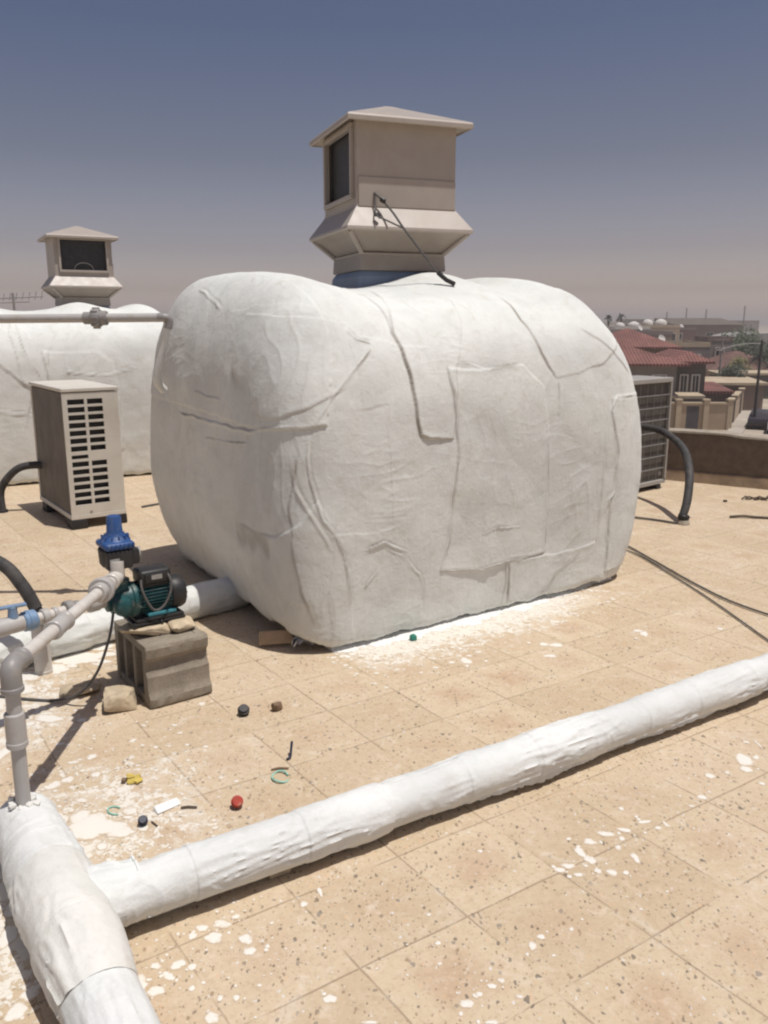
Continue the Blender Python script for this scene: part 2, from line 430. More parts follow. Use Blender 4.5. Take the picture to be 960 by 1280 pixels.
# parapet along the far edge of the roof
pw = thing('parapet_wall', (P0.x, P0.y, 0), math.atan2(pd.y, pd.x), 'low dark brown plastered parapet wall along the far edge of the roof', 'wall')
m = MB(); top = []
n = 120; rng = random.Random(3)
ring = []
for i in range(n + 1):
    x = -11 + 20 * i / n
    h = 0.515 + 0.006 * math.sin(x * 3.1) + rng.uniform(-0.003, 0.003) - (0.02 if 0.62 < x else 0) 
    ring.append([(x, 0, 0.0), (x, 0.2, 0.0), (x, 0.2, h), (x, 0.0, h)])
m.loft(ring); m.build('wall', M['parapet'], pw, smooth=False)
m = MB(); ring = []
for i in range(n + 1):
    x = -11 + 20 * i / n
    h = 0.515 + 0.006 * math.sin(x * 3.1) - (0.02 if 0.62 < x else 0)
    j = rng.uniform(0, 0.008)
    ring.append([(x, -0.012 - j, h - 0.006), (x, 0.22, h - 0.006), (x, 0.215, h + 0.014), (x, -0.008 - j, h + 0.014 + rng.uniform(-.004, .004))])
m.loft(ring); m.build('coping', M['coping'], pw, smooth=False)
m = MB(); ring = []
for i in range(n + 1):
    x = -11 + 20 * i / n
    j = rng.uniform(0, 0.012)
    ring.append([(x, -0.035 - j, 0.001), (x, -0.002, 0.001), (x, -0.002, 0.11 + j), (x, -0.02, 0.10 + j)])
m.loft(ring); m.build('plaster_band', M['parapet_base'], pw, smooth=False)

# ------------------------------------------------------------------ cloth-wrapped water tanks
TP = dict(uL=-0.231, uR=2.484, D=2.135, m=11.0, nt=3.774, nb=40, z0=0.726, zt=1.853, tL=0.158, tR=0.198, vf=-0.028, mt=2.126,
          hA=0.217, hB=0.08, hD=0.087, uA=-0.084, uB=1.926)
SEAMS = [('step', [[0.64, 0.54, 1.82], [0.44, 0.02, 1.6], [0.48, -0.07, 1.39], [0.5, -0.11, 1.18], [0.52, -0.11, 1.08], [0.58, -0.11, 1.06], [0.74, -0.12, 1.05]], 0.012, 0.05), ('ridge', [[0.72, -0.07, 1.4], [0.76, -0.1, 1.24], [0.77, -0.12, 1.0], [0.74, -0.12, 0.75], [0.72, -0.11, 0.49], [0.67, -0.11, 0.33]], 0.009, 0.012), ('ridge', [[0.67, -0.11, 0.33], [0.96, -0.1, 0.29], [1.2, -0.11, 0.31], [1.4, -0.1, 0.29]], 0.01, 0.012), ('step', [[1.24, -0.07, 1.42], [1.0, -0.07, 1.4], [0.8, -0.06, 1.45]], 0.01, 0.04), ('ridge', [[1.42, -0.12, 1.01], [1.45, -0.12, 0.66], [1.45, -0.11, 0.32]], 0.005, 0.01), ('step', [[1.35, 0.3, 1.81], [1.35, 0.06, 1.66], [1.41, -0.05, 1.48], [1.51, -0.09, 1.33]], 0.008, 0.05), ('ridge', [[1.52, -0.09, 1.32], [1.52, -0.11, 1.12]], 0.006, 0.01), ('ridge', [[2.33, 0.0, 1.2], [2.02, -0.1, 1.21], [1.97, -0.11, 1.13], [2.04, -0.11, 0.86], [2.03, -0.11, 0.62], [1.99, -0.11, 0.58], [2.0, -0.1, 0.29], [2.01, -0.09, 0.09]], 0.013, 0.014), ('ridge', [[1.92, -0.11, 1.04], [1.92, -0.12, 0.81], [1.9, -0.12, 0.59], [1.91, -0.1, 0.3]], 0.012, 0.012), ('step', [[1.78, 0.01, 1.61], [1.98, -0.04, 1.49], [2.22, -0.02, 1.32]], 0.006, 0.05), ('step', [[1.16, -0.11, 0.3], [1.19, -0.08, 0.02]], 0.008, 0.05), ('ridge', [[0.3, -0.11, 0.53], [0.42, -0.11, 0.46], [0.53, -0.11, 0.34], [0.58, -0.1, 0.15]], 0.007, 0.012), ('ridge', [[0.94, -0.11, 0.5], [1.07, -0.11, 0.52], [1.24, -0.11, 0.51]], 0.009, 0.008), ('ridge', [[1.45, -0.07, 0.01], [1.57, -0.1, 0.15], [1.78, -0.1, 0.26]], 0.006, 0.014), ('ridge', [[-0.23, 1.31, 1.12], [-0.23, 0.69, 1.11], [-0.22, 0.32, 1.11], [-0.13, 0.04, 1.16]], 0.016, 0.014), ('ridge', [[-0.23, 0.9, 1.01], [-0.23, 0.57, 1.03], [-0.22, 0.34, 1.05]], 0.01, 0.007), ('ridge', [[0.17, 0.04, 1.62], [0.21, 0.0, 1.57], [0.29, -0.01, 1.55]], 0.022, 0.012), ('ridge', [[0.27, -0.02, 1.52], [0.08, -0.05, 1.33], [-0.05, -0.03, 1.17]], 0.006, 0.012), ('ridge', [[-0.08, -0.02, 1.11], [-0.09, -0.04, 0.91], [-0.03, -0.08, 0.7], [0.06, -0.1, 0.55], [0.09, -0.1, 0.41], [0.1, -0.1, 0.24]], 0.016, 0.012), ('ridge', [[-0.15, 0.04, 1.03], [-0.14, -0.0, 0.85], [-0.08, -0.06, 0.72], [0.0, -0.09, 0.54]], 0.012, 0.016), ('ridge', [[-0.05, 1.31, 1.84], [-0.1, 0.87, 1.71]], 0.012, 0.016), ('step', [[0.18, 0.05, 1.63], [-0.11, 0.85, 1.69]], 0.005, 0.06), ('ridge', [[0.18, -0.11, 0.52], [0.3, -0.11, 0.55], [0.45, -0.11, 0.48]], 0.012, 0.01), ('ridge', [[0.18, -0.1, 0.33], [0.26, -0.11, 0.41]], 0.01, 0.01), ('ridge', [[-0.22, 1.03, 1.26], [-0.22, 0.68, 1.24]], 0.008, 0.012), ('step', [[-0.12, 0.0, 1.06], [-0.17, 0.02, 0.75], [-0.15, -0.01, 0.43], [-0.08, -0.05, 0.13]], 0.006, 0.05)]



# sheets of cloth laid over the first coat: (face, outline in metres on that face, thickness)
PATCHES = [('front', [(.48, 1.84), (.44, 1.6), (.49, 1.38), (.5, 1.18), (.53, 1.08), (.58, 1.05), (.74, 1.05), (.78, 1.4), (.9, 1.62), (1.0, 1.86)], .007),
           ('front', [(.73, 1.42), (.95, 1.40), (1.26, 1.42), (1.40, 1.3), (1.44, 1.0), (1.45, .66), (1.45, .31), (1.2, .31), (.96, .29), (.67, .33), (.71, .5), (.755, .8), (.77, 1.0), (.75, 1.22)], .008),
           ('front', [(1.99, 1.2), (2.4, 1.22), (2.4, .08), (2.02, .08), (2.0, .6), (2.05, .85), (1.97, 1.12)], .008),
           ('front', [(-.2, .0), (-.22, .6), (-.06, .80), (.06, .58), (.10, .4), (.13, .0)], .007),
           ('front', [(1.15, -.1), (1.15, .31), (1.55, .29), (1.9, .31), (1.92, -.1)], .006),
           ('front', [(1.40, 1.85), (1.37, 1.66), (1.42, 1.48), (1.51, 1.33), (1.9, 1.40), (2.15, 1.52), (2.2, 1.85)], .006),
           ('front', [(-.2, 1.18), (.10, 1.33), (.28, 1.52), (.2, 1.64), (-.2, 1.7)], .006),
           ('left', [(-.2, 1.17), (.2, 1.13), (.45, 1.14), (1.0, 1.17), (2.2, 1.2), (2.2, 2.0), (-.2, 2.0)], .010)]

def tank_surface(a, w, p):
    n = np.where(w > 0, p['nt'], p['nb']); c = np.abs(np.cos(w)); s = np.abs(np.sin(w)); k = (c ** n + s ** n) ** (-1 / n)
    r = k * c; z = np.where(w > 0, p['z0'] + (p['zt'] - p['z0']) * k * s, p['z0'] * (1 - k * s))
    mm = p['m'] + (p['mt'] - p['m']) * np.clip(z / p['zt'], 0, 1) ** 1.5
    ca = np.cos(a); sa = np.sin(a); K = (np.abs(ca) ** mm + np.abs(sa) ** mm) ** (-1 / mm) * r
    x = ca * K; y = sa * K
    cu = (p['uL'] + p['uR']) / 2; hu = (p['uR'] - p['uL']) / 2; low = np.clip((p['z0'] - z) / p['z0'], 0, 1) ** 1.5
    v = (p['D'] - .09) / 2 + (p['D'] + .09) / 2 * y
    u = cu + hu * x + np.where(x < 0, -x * p['tL'] * low * (.35 + .5 * np.clip(v, 0, 2)), -x * p['tR'] * low)
    v = v + np.where(y < 0, p['vf'] * (-y) * (1 - low), 0)
    tp = np.clip((z - .5 * p['zt']) / (.5 * p['zt']), 0, 1)
    z=z+tp*(p['hA']*np.exp(-((u-p['uA'])/.45)**2)+p['hB']*np.exp(-((u-p['uB'])/.45)**2)+p['hD']*np.exp(-((u+.15)/.3)**2-((v-1.759)/.5)**2)+.085*np.exp(-((u-1.18)/.24)**2-((v-.70)/.3)**2)-.022*np.exp(-((u-.55)/.28)**2)-.03*np.exp(-((u-1.62)/.16)**2)+.052*np.exp(-((u-1.95)/.18)**2)+.06*np.exp(-((u+.12)/.13)**2-((v-1.55)/.3)**2)+.025*np.exp(-((u-.1)/.2)**2))
    return np.stack([u, v, z], -1)

def tank_mesh(name, nA, nB, nW, seams, seed, m, parent, lift=True):
    a = np.concatenate([np.linspace(0.66 * np.pi, 2.12 * np.pi, nA, endpoint=False), np.linspace(2.12 * np.pi, 2.66 * np.pi, nB, endpoint=False)])
    w = np.linspace(-0.30 * np.pi, 0.5 * np.pi, nW)
    # pull rows down towards the floor so that the skirt ends on it
    A, W = np.meshgrid(a, w, indexing='ij')
    S = tank_surface(A, W, TP)
    # even out the spacing along each column (arc length)
    seg = np.linalg.norm(np.diff(S, axis=1), axis=2); L = np.concatenate([np.zeros((len(a), 1)), np.cumsum(seg, 1)], 1)
    W2 = np.empty_like(W)
    for i in range(len(a)):
        W2[i] = np.interp(np.linspace(0, L[i, -1], nW), L[i], w)
    S = tank_surface(A, W2, TP)
    dA = np.roll(S, -1, 0) - np.roll(S, 1, 0); dW = np.gradient(S, axis=1)
    N = np.cross(dA, dW); ln = np.linalg.norm(N, axis=2, keepdims=True); N = np.where(ln > 1e-12, N / np.maximum(ln, 1e-12), np.array([0, 0, 1.0]))
    off = np.array([seed * 7.7, seed * 3.1, seed * 1.3])
    H = 0.008 * fbm(S * 1.7 + off, 2) + 0.0032 * fbm(S * 4.5 + off, 2)
    # pulled wrinkles: ridged noise along a warped direction, only in places
    wp = S + 0.12 * np.stack([pnoise(S * 3 + off), pnoise(S * 3 + off + 9), pnoise(S * 3 + off + 21)], -1)
    rd = np.array([9.0, 9.0, 3.2]); rid = 1 - np.abs(pnoise(wp * rd + off)) * 2.6
    H += 0.0026 * np.clip(rid, 0, 1) ** 4 * np.clip(pnoise(S * 1.9 + off + 5) * 2.2 + 0.12, 0, 1)
    rd2 = np.array([4.0, 4.0, 15.0]); rid2 = 1 - np.abs(pnoise(wp * rd2 + off + 31)) * 2.6
    H += 0.0020 * np.clip(rid2, 0, 1) ** 5 * np.clip(pnoise(S * 2.3 + off + 55) * 2.4 - 0.05, 0, 1)
    H += 0.0013 * fbm(S * 16 + off, 3)
    H += 0.0005 * pnoise(S * 60 + off)
    # overlapping sheets of cloth: small steps between crooked rectangles
    ws = S + 0.05 * np.stack([pnoise(S * 4 + off + 3), pnoise(S * 4 + off + 13), pnoise(S * 4 + off + 23)], -1)
    key = np.floor(ws[..., 0] / 0.47 + 0.3 * np.floor(ws[..., 2] / 0.62)).astype(int) * 31 + np.floor(ws[..., 2] / 0.62).astype(int) * 17 + np.floor(ws[..., 1] / 0.55).astype(int) * 57
    H += 0.0022 * ((key * 2654435761 % 97) / 97.0)
    H += 0.017 * (np.abs(pnoise(S * 1.55 + off + 77)) - .2) + 0.007 * (np.abs(pnoise(S * 3.4 + off + 177)) - .2)
    CR = 0.15 * np.clip(rid, 0, 1) ** 6 * np.clip(pnoise(S * 1.9 + off + 5) * 2.2, 0, 1)  # how strongly shade is painted into the wrinkle creases
    for (face, poly, h) in PATCHES if lift else PATCHES[:4]:
        a_, b_ = (S[..., 0], S[..., 2]) if face == 'front' else (S[..., 1], S[..., 2])
        ok = (N[..., 1] < .25) & (S[..., 1] < .55) if face == 'front' else (N[..., 0] < -.35)
        ids = np.where(ok)
        jig = .016 * pnoise(S[ids] * 8 + 3); x = a_[ids] + jig; y = b_[ids] + .016 * pnoise(S[ids] * 8 + 41)
        ins = np.zeros(len(x), bool); dist = np.full(len(x), 9.)
        for i in range(len(poly)):
            (x0, y0), (x1, y1) = poly[i - 1], poly[i]
            c_ = ((y0 > y) != (y1 > y)); ins ^= c_ & (x < (x1 - x0) * (y - y0) / ((y1 - y0) if abs(y1 - y0) > 1e-9 else 1e-9) + x0)
            t_ = np.clip(((x - x0) * (x1 - x0) + (y - y0) * (y1 - y0)) / max((x1 - x0) ** 2 + (y1 - y0) ** 2, 1e-9), 0, 1)
            dist = np.minimum(dist, np.hypot(x - x0 - t_ * (x1 - x0), y - y0 - t_ * (y1 - y0)))
        sd_ = np.where(ins, dist, -dist)
        vis = np.clip(.5 + 2.2 * pnoise(S[ids] * 2.2 + 19), .12, 1)
        h = h * .75
        H[ids] += h * np.clip(sd_ / .006 + .5, 0, 1) * (.55 + .45 * vis) + .25 * h * vis * np.exp(-((sd_ - .012) / .012) ** 2)
        CR[ids] = np.maximum(CR[ids], .55 * vis ** 2 * np.exp(-((sd_ + .003) / .004) ** 2))  # painted shade line just outside each sheet edge
    for (kind, pl, h, wd) in seams:
        pl = np.array(pl); h = h * .48; wd = wd * (.45 if kind == 'ridge' else .8)
        # densify and waver
        q = []
        for i in range(len(pl) - 1):
            nn = max(2, int(np.linalg.norm(pl[i + 1] - pl[i]) / 0.03))
            q += [pl[i] + (pl[i + 1] - pl[i]) * t / nn for t in range(nn)]
        q.append(pl[-1]); q = np.array(q)
        q = q + 0.016 * np.stack([pnoise(q * 9 + 3), pnoise(q * 9 + 33), pnoise(q * 9 + 63)], -1)
        lo = q.min(0) - 0.25; hi = q.max(0) + 0.25
        idx = np.where(((S > lo) & (S < hi)).all(-1))
        if len(idx[0]) == 0: continue
        Pp = S[idx]; Nn = N[idx]; best = np.full(len(Pp), 1e9); side = np.zeros(len(Pp)); along = np.zeros(len(Pp))
        for i in range(len(q) - 1):
            d = q[i + 1] - q[i]; t = np.clip(((Pp - q[i]) @ d) / (d @ d), 0, 1)
            r = Pp - (q[i] + t[:, None] * d); r = r - Nn * (r * Nn).sum(1, keepdims=True) * 0.8
            D = np.linalg.norm(r, axis=1); b = D < best
            best[b] = D[b]; side[b] = (np.cross(d, r) * Nn).sum(1)[b]; along[b] = (i + t[b]) / (len(q) - 1)
        fade = np.clip(np.minimum(along, 1 - along) * 9, 0, 1) ** 0.7
        hv = h * (0.75 + 0.9 * pnoise(Pp * 8 + 71)) * fade
        if kind == 'ridge':
            dd = hv * np.exp(-(best / wd) ** 2) + 0.35 * hv * np.exp(-best / (5 * wd)) - 0.6 * hv * np.exp(-((best - 2.0 * wd) / wd) ** 2) * (side > 0)
        else:
            dd = np.where(side > 0, hv * np.exp(-best / wd), -0.35 * hv * np.exp(-best / 0.010))
        H[idx] += dd
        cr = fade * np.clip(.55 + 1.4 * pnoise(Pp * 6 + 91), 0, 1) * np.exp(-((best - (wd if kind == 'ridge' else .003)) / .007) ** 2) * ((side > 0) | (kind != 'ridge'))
        CR[idx] = np.maximum(CR[idx], cr)  # painted shade line beside the seam
    S2 = S + N * H[..., None]
    # the skirt: ragged lower edge, lifted off the floor round the left end
    u, v, z = S2[..., 0], S2[..., 1], S2[..., 2]
    if lift:
        k = np.clip((0.02 - u) / 0.35, 0, 1) * np.clip((v + 0.15) / 0.3, 0, 1)
        up = (0.035 + 0.085 * k) * np.clip(k * 6, 0, 1)
    else:
        up = 0 * u
    up = up + 0.014 + 0.014 * np.clip(pnoise(S * 11 + off + 40) * 2, -1, 1) + 0.006 * np.clip(pnoise(S * 37 + off + 4) * 2, -1, 1)
    zmin = z[:, :1]
    S2[..., 2] = np.where(z < 0.35, up + (z - zmin) * (0.35 - up) / (0.35 - zmin), z)
    nAt = len(a)
    verts = S2.reshape(-1, 3)
    ii = np.arange(nAt)[:, None]; jj = np.arange(nW - 1)[None, :]
    i2 = (ii + 1) % nAt
    F = np.stack([ii * nW + jj, i2 * nW + jj, i2 * nW + jj + 1, ii * nW + jj + 1], -1).reshape(-1, 4)
    me = bpy.data.meshes.new(name)
    me.vertices.add(len(verts)); me.vertices.foreach_set('co', verts.astype(np.float32).ravel())
    me.loops.add(F.size); me.loops.foreach_set('vertex_index', F.astype(np.int32).ravel())
    me.polygons.add(len(F)); me.polygons.foreach_set('loop_start', np.arange(0, F.size, 4, dtype=np.int32))
    me.polygons.foreach_set('loop_total', np.full(len(F), 4, dtype=np.int32))
    me.update(calc_edges=True); me.validate()
    me.shade_smooth(); me.materials.append(m)
    at_ = me.attributes.new('seam_shade', 'FLOAT', 'POINT'); at_.data.foreach_set('value', CR.astype(np.float32).ravel())
    o = bpy.data.objects.new(name, me); col.objects.link(o); o.parent = parent
    return o

TO = Vector((-.31, 4.01, 0)); TANG = math.atan2(.563, .826)
tank = thing('wrapped_tank', TO, TANG, 'large white painted cloth wrapped water tank nearest us, under the big beige roof cooler', 'water tank', 'white wrapped water tanks')
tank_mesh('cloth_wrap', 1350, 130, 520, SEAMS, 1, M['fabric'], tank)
# dark plinth that shows under the lifted skirt
MB().box((1.20, .98, .055), (2.25, 1.70, .11), bev=.01).build('plinth', M['parapet'], tank)
# flat pale paint lip where the coat meets the tiles
m = MB(); ring = []
for i in range(161):
    u_ = 0.02 + 2.15 * i / 160
    wdt = (0.062 + 0.035 * math.sin(u_ * 9) * math.sin(u_ * 23) + 0.04 * random.random()) * min(1, (2.25 - u_) / .9) * min(1, u_ / .25 + .3)
    v_ = -0.035 - 0.02 * math.sin(u_ * 2)
    ring.append([(u_, v_ - max(wdt, .01), 0.0012), (u_, v_ - max(wdt, .01) * .6, 0.006), (u_, v_, 0.020), (u_, v_ + .06, 0.020), (u_, v_ + .06, 0.0012)])
m.loft(ring); m.build('paint_lip', M['paint'], tank)

T2 = 0.47
c2 = Vector((-3.55, 9.72, 0)); d2 = Vector((math.cos(T2), math.sin(T2), 0)); e2 = Vector((-math.sin(T2), math.cos(T2), 0))
tank2 = thing('wrapped_tank', c2 - d2 * 1.18 - e2 * 1.0, T2, 'white painted cloth wrapped water tank behind the outdoor air conditioner at the left', 'water tank', 'white wrapped water tanks')
tank2.scale = (1, 1, 0.955)
S2seams = [('ridge', [[.9, -.02, 1.5], [.95, -.1, 1.2], [1.3, -.1, 1.15], [1.7, -.08, 1.25]], .018, .016),
           ('step', [[.2, .0, 1.6], [.3, -.08, 1.3], [.6, -.1, 1.0], [.5, -.1, .6]], .02, .06),
           ('ridge', [[-.1, .05, .9], [.3, -.1, .8], [.7, -.1, .72]], .018, .02),
           ('ridge', [[.5, .1, 1.75], [.55, -.05, 1.4], [.7, -.1, 1.1]], .014, .02)]
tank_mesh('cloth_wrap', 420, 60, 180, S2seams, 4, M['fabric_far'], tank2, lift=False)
MB().box((1.20, .98, .055), (2.2, 1.7, .11), bev=.01).build('plinth', M['parapet'], tank2)

# ------------------------------------------------------------------ roof coolers
def make_cooler(label):
    """origin: centre of the housing at the level of the neck's foot; local x runs along the plain face"""
    t = thing('roof_cooler', (0, 0, 0), 0, label, 'roof cooler', 'beige roof coolers on the tanks')
    hx, hy = .315, .335
    zb, zt_ = .335, .79
    # housing walls, with the opening left free on the -x side
    m = MB(); th = .012
    m.box((0, -hy + th / 2, (zb + zt_) / 2), (2 * hx, th, zt_ - zb), bev=.003)
    m.box((0, hy - th / 2, (zb + zt_) / 2), (2 * hx, th, zt_ - zb), bev=.003)
    m.box((hx - th / 2, 0, (zb + zt_) / 2), (th, 2 * hy - 2 * th - .001, zt_ - zb), bev=.003)
    oy0, oy1, oz0, oz1 = -.262, .262, zb + .07, zt_ - .055
    x_ = -hx + th / 2
    m.box((x_, (-hy + th + oy0) / 2, (zb + zt_) / 2), (th, oy0 + hy - th - .001, zt_ - zb))
    m.box((x_, (hy - th + oy1) / 2, (zb + zt_) / 2), (th, hy - th - oy1 - .001, zt_ - zb))
    m.box((x_, 0, (zb + oz0) / 2), (th, oy1 - oy0 - .001, oz0 - zb)); m.box((x_, 0, (oz1 + zt_) / 2), (th, oy1 - oy0 - .001, zt_ - oz1))
    m.build('housing', M['cooler'], t, smooth=False)
    m = MB(); m.box((.004, -hy - .004, zb + .078), (2 * hx - .012, .008, .150), bev=.002); m.build('lower_panel', M['cooler'], t, smooth=False)
    fr = MB(); b = .026
    for (cy, cz, sy, sz) in ((0, oz0 - b / 2, oy1 - oy0 + 2 * b, b), (0, oz1 + b / 2, oy1 - oy0 + 2 * b, b), (oy0 - b / 2, (oz0 + oz1) / 2, b, oz1 - oz0 - .002), (oy1 + b / 2, (oz0 + oz1) / 2, b, oz1 - oz0 - .002)):
        fr.box((-hx - .011, cy, cz), (.022, sy, sz), bev=.003)
    w = fr.build('window', M['cooler'], t, smooth=False)
    sc_ = MB().box((-hx + .035, 0, (oz0 + oz1) / 2), (.006, oy1 - oy0 + .02, oz1 - oz0 + .02))
    sc_.build('dark_screen', M['mesh_dark'], w, smooth=False)
    rg = MB().tube([(-hx + .022, .11 * math.cos(k * math.pi / 10) , oz0 + .01 + .075 * math.sin(k * math.pi / 10)) for k in range(11)], .006, 6)
    rg.build('inner_hoop', M['steel'], w)
    # hipped lid with a drooping eave, a folded lip and a small knob
    ex, ey = .39, .415
    m = MB(); q = lambda x, y, z: [(-x, -y, z), (x, -y, z), (x, y, z), (-x, y, z)]
    m.loft([q(hx - .03, hy - .03, zt_ - .012), q(hx + .004, hy + .004, zt_ - .008), q(ex - .012, ey - .012, zt_ - .030), q(ex - .006, ey - .006, zt_ - .040), q(ex, ey, zt_ - .036), q(ex, ey, zt_ - .016), q(ex - .006, ey - .006, zt_ - .006), q(.07, .075, zt_ + .105), q(.025, .028, zt_ + .122)])
    m.build('lid', M['cooler'], t, angle=14)
    # flare: upper slope, folded lip, then tapering down to the neck
    lx, ly = .40, .42
    m = MB()
    m.loft([q(hx + .002, hy + .002, zb + .012), q(hx + .004, hy + .004, zb), q(lx, ly, zb - .105), q(lx + .002, ly + .002, zb - .118), q(lx - .006, ly - .006, zb - .126), q(lx - .05, ly - .05, zb - .118), q(hx - .03, hy - .03, zb - .02)])
    m.build('skirt', M['cooler'], t, angle=14)
    m = MB(); m.loft([q(lx - .012, ly - .012, zb - .1235), q(lx - .06, ly - .06, zb - .150), q(.262, .27, .112), q(.25, .248, .10)], caps=False)
    m.build('hopper', M['cooler_dark'], t, angle=14)
    for sx in (-1, 1):
        for sy in (-1, 1):
            g = MB().tube([(sx * (lx - .022), sy * (ly - .022), zb - .126), (sx * .268, sy * .276, .104)], .014, 6)
            g.build('brace', M['cooler'], t)
    m = MB(); m.loft([q(.275, .283, .012), q(.279, .287, .018), q(.273, .281, .095), q(.279, .287, .104), q(.269, .277, .110), q(.22, .22, .112)])
    m.build('neck', M['cooler_dark'], t, angle=14)
    m = MB(); m.loft([q(.30, .298, -.20), q(.286, .284, -.02), q(.266, .264, .010), q(.2, .2, .012)])
    m.build('duct', M['bluegrey'], t, angle=14)
    return t
cooler = make_cooler('large beige roof cooler with hipped lid standing on the nearest wrapped tank')
cooler.scale = (1, 1, 1.095); cooler.location = (0.022, 5.55, 1.94); cooler.rotation_euler = (0, 0, R(20))
cooler2 = copy_tree(cooler)
for o_ in [x for x in bpy.data.objects if x.name.startswith('inner_hoop') and x.parent.parent == cooler]: bpy.data.objects.remove(o_)
tag(cooler2, 'beige roof cooler with its dark window facing us, on the tank at the left')
cooler2.location = (-3.51, 9.95, 1.815); cooler2.rotation_euler = (0, 0, R(119)); cooler2.scale = (0.93, 0.93, 0.98)

# ------------------------------------------------------------------ outdoor air conditioners
def grid_panel(m, w, h, xs, zs, slots, y0, th):
    """front panel in the xz plane with real slots left open"""
    for i in range(len(xs) - 1):
        for k in range(len(zs) - 1):
            if (i, k) in slots: continue
            m.box(((xs[i] + xs[i + 1]) / 2 * w, y0 + th / 2, (zs[k] + zs[k + 1]) / 2 * h), ((xs[i + 1] - xs[i]) * w, th, (zs[k + 1] - zs[k]) * h))
AW, AD, AH = .445, .997, 1.056
ac = thing('air_conditioner', (-2.525, 6.523, 0), .625, 'tall beige outdoor air conditioner with two columns of slots, by the left tank', 'air conditioner', 'outdoor air conditioners on the roof')
zb = .08
m = MB()
m.box((AW / 2, AD / 2, zb + AH - .012), (AW + .012, AD + .012, .03), bev=.006)       # lid
m.box((AW / 2, AD / 2, zb + .02), (AW + .004, AD + .004, .04), bev=.004)            # base tray
m.box((AW - .006, AD / 2, zb + AH / 2), (.012, AD - .05, AH - .07))                 # right side
m.box((AW / 2, AD - .006, zb + AH / 2), (AW - .03, .012, AH - .07))                 # rear
m.box((.014, AD - .016, zb + AH / 2), (.028, .032, AH - .07), bev=.004)             # corner post
m.build('casing', M['acwhite'], ac, smooth=False)
xs = [0, .085, .385, .435, .715, 1]
zt = [.053 + .0635 * i for i in range(7)]
zr = []
for a_ in zt: zr.append((1 - a_ - .044, 1 - a_))
zr.append((1 - .54, 1 - .507))
for i in range(6): a_ = .562 + .0635 * i; zr.append((1 - a_ - .044, 1 - a_))
zr = sorted(zr); zs = [0]; slots = set()
for (a_, b_) in zr:
    zs += [a_, b_]; k = len(zs) - 2
    slots.add((1, k))
    if abs(b_ - (1 - .507)) > 1e-6: slots.add((3, k))
zs.append(1)
m = MB(); grid_panel(m, AW - .004, AH - .075, xs, zs, slots, 0, .016)
m.v = [(x + .002, y, z + zb + .042) for (x, y, z) in m.v]
fp = m.build('front_panel', M['acwhite'], ac, smooth=False)
MB().box((AW * .40, .055, zb + AH * .52), (AW * .70, .006, AH * .90)).build('fan_cavity', M['mesh_dark'], fp, smooth=False)
m = MB(); m.box((.016, AD / 2 - .004, zb + AH / 2), (.012, AD - .07, AH - .075))
m.build('coil_panel', M['coil'], ac, smooth=False)
for (fx, fy) in ((.06, .10), (AW - .06, .10), (.06, AD - .12), (AW - .06, AD - .12)):
    MB().box((fx, fy - .03, .04), (.13, .16, .078), bev=.008, jit=.004).build('foot', M['black'], ac)
m = MB().box((.06 + .1, -.002, zb + .055), (.02, .004, .014)); m.build('badge', M['steel'], ac)

BW, BD, BH = 1.05, .42, 1.06
ac2 = thing('air_conditioner', (2.868 - BW * .766, 8.297 - BW * .643, 0), R(40), 'air conditioner with dark coil behind a wire guard, half hidden right of the tank', 'air conditioner', 'outdoor air conditioners on the roof')
m = MB(); z0 = .05
m.box((BW / 2, BD / 2, z0 + BH - .02), (BW + .01, BD, .045), bev=.006)
m.box((BW / 2, BD / 2, z0 + .02), (BW, BD - .01, .04), bev=.004)
m.box((BW - .014, .014, z0 + BH / 2), (.028, .028, BH - .09), bev=.004)
m.box((.014, .014, z0 + BH / 2), (.028, .028, BH - .09), bev=.004)
m.box((BW - .006, BD / 2 + .015, z0 + BH / 2), (.012, BD - .05, BH - .09)); m.box((BW / 2, BD - .01, z0 + BH / 2), (BW - .03, .012, BH - .09))
m.box((.006, BD / 2 + .015, z0 + BH / 2), (.012, BD - .05, BH - .09))
m.build('casing', M['greyframe'], ac2, smooth=False)
MB().box((BW / 2, .045, z0 + BH / 2), (BW - .06, .02, BH - .09)).build('coil_panel', M['coil'], ac2, smooth=False)
m = MB()
for k in range(1, 8): m.tube([(.03, .012, z0 + .04 + (BH - .08) * k / 8), (BW - .03, .012, z0 + .04 + (BH - .08) * k / 8)], .0045, 6)
for k in range(1, 8): m.tube([(.03 + (BW - .06) * k / 8, .022, z0 + .05), (.03 + (BW - .06) * k / 8, .022, z0 + BH - .05)], .002, 6)
m.build('wire_guard', M['steel'], ac2)
for fx in (.12, BW - .12): MB().box((fx, BD / 2, .024), (.08, BD, .046), bev=.006).build('foot', M['black'], ac2)
MB().box((BW - .075, .030, z0 + .10), (.05, .004, .035)).build('rating_plate', M['label'], ac2)

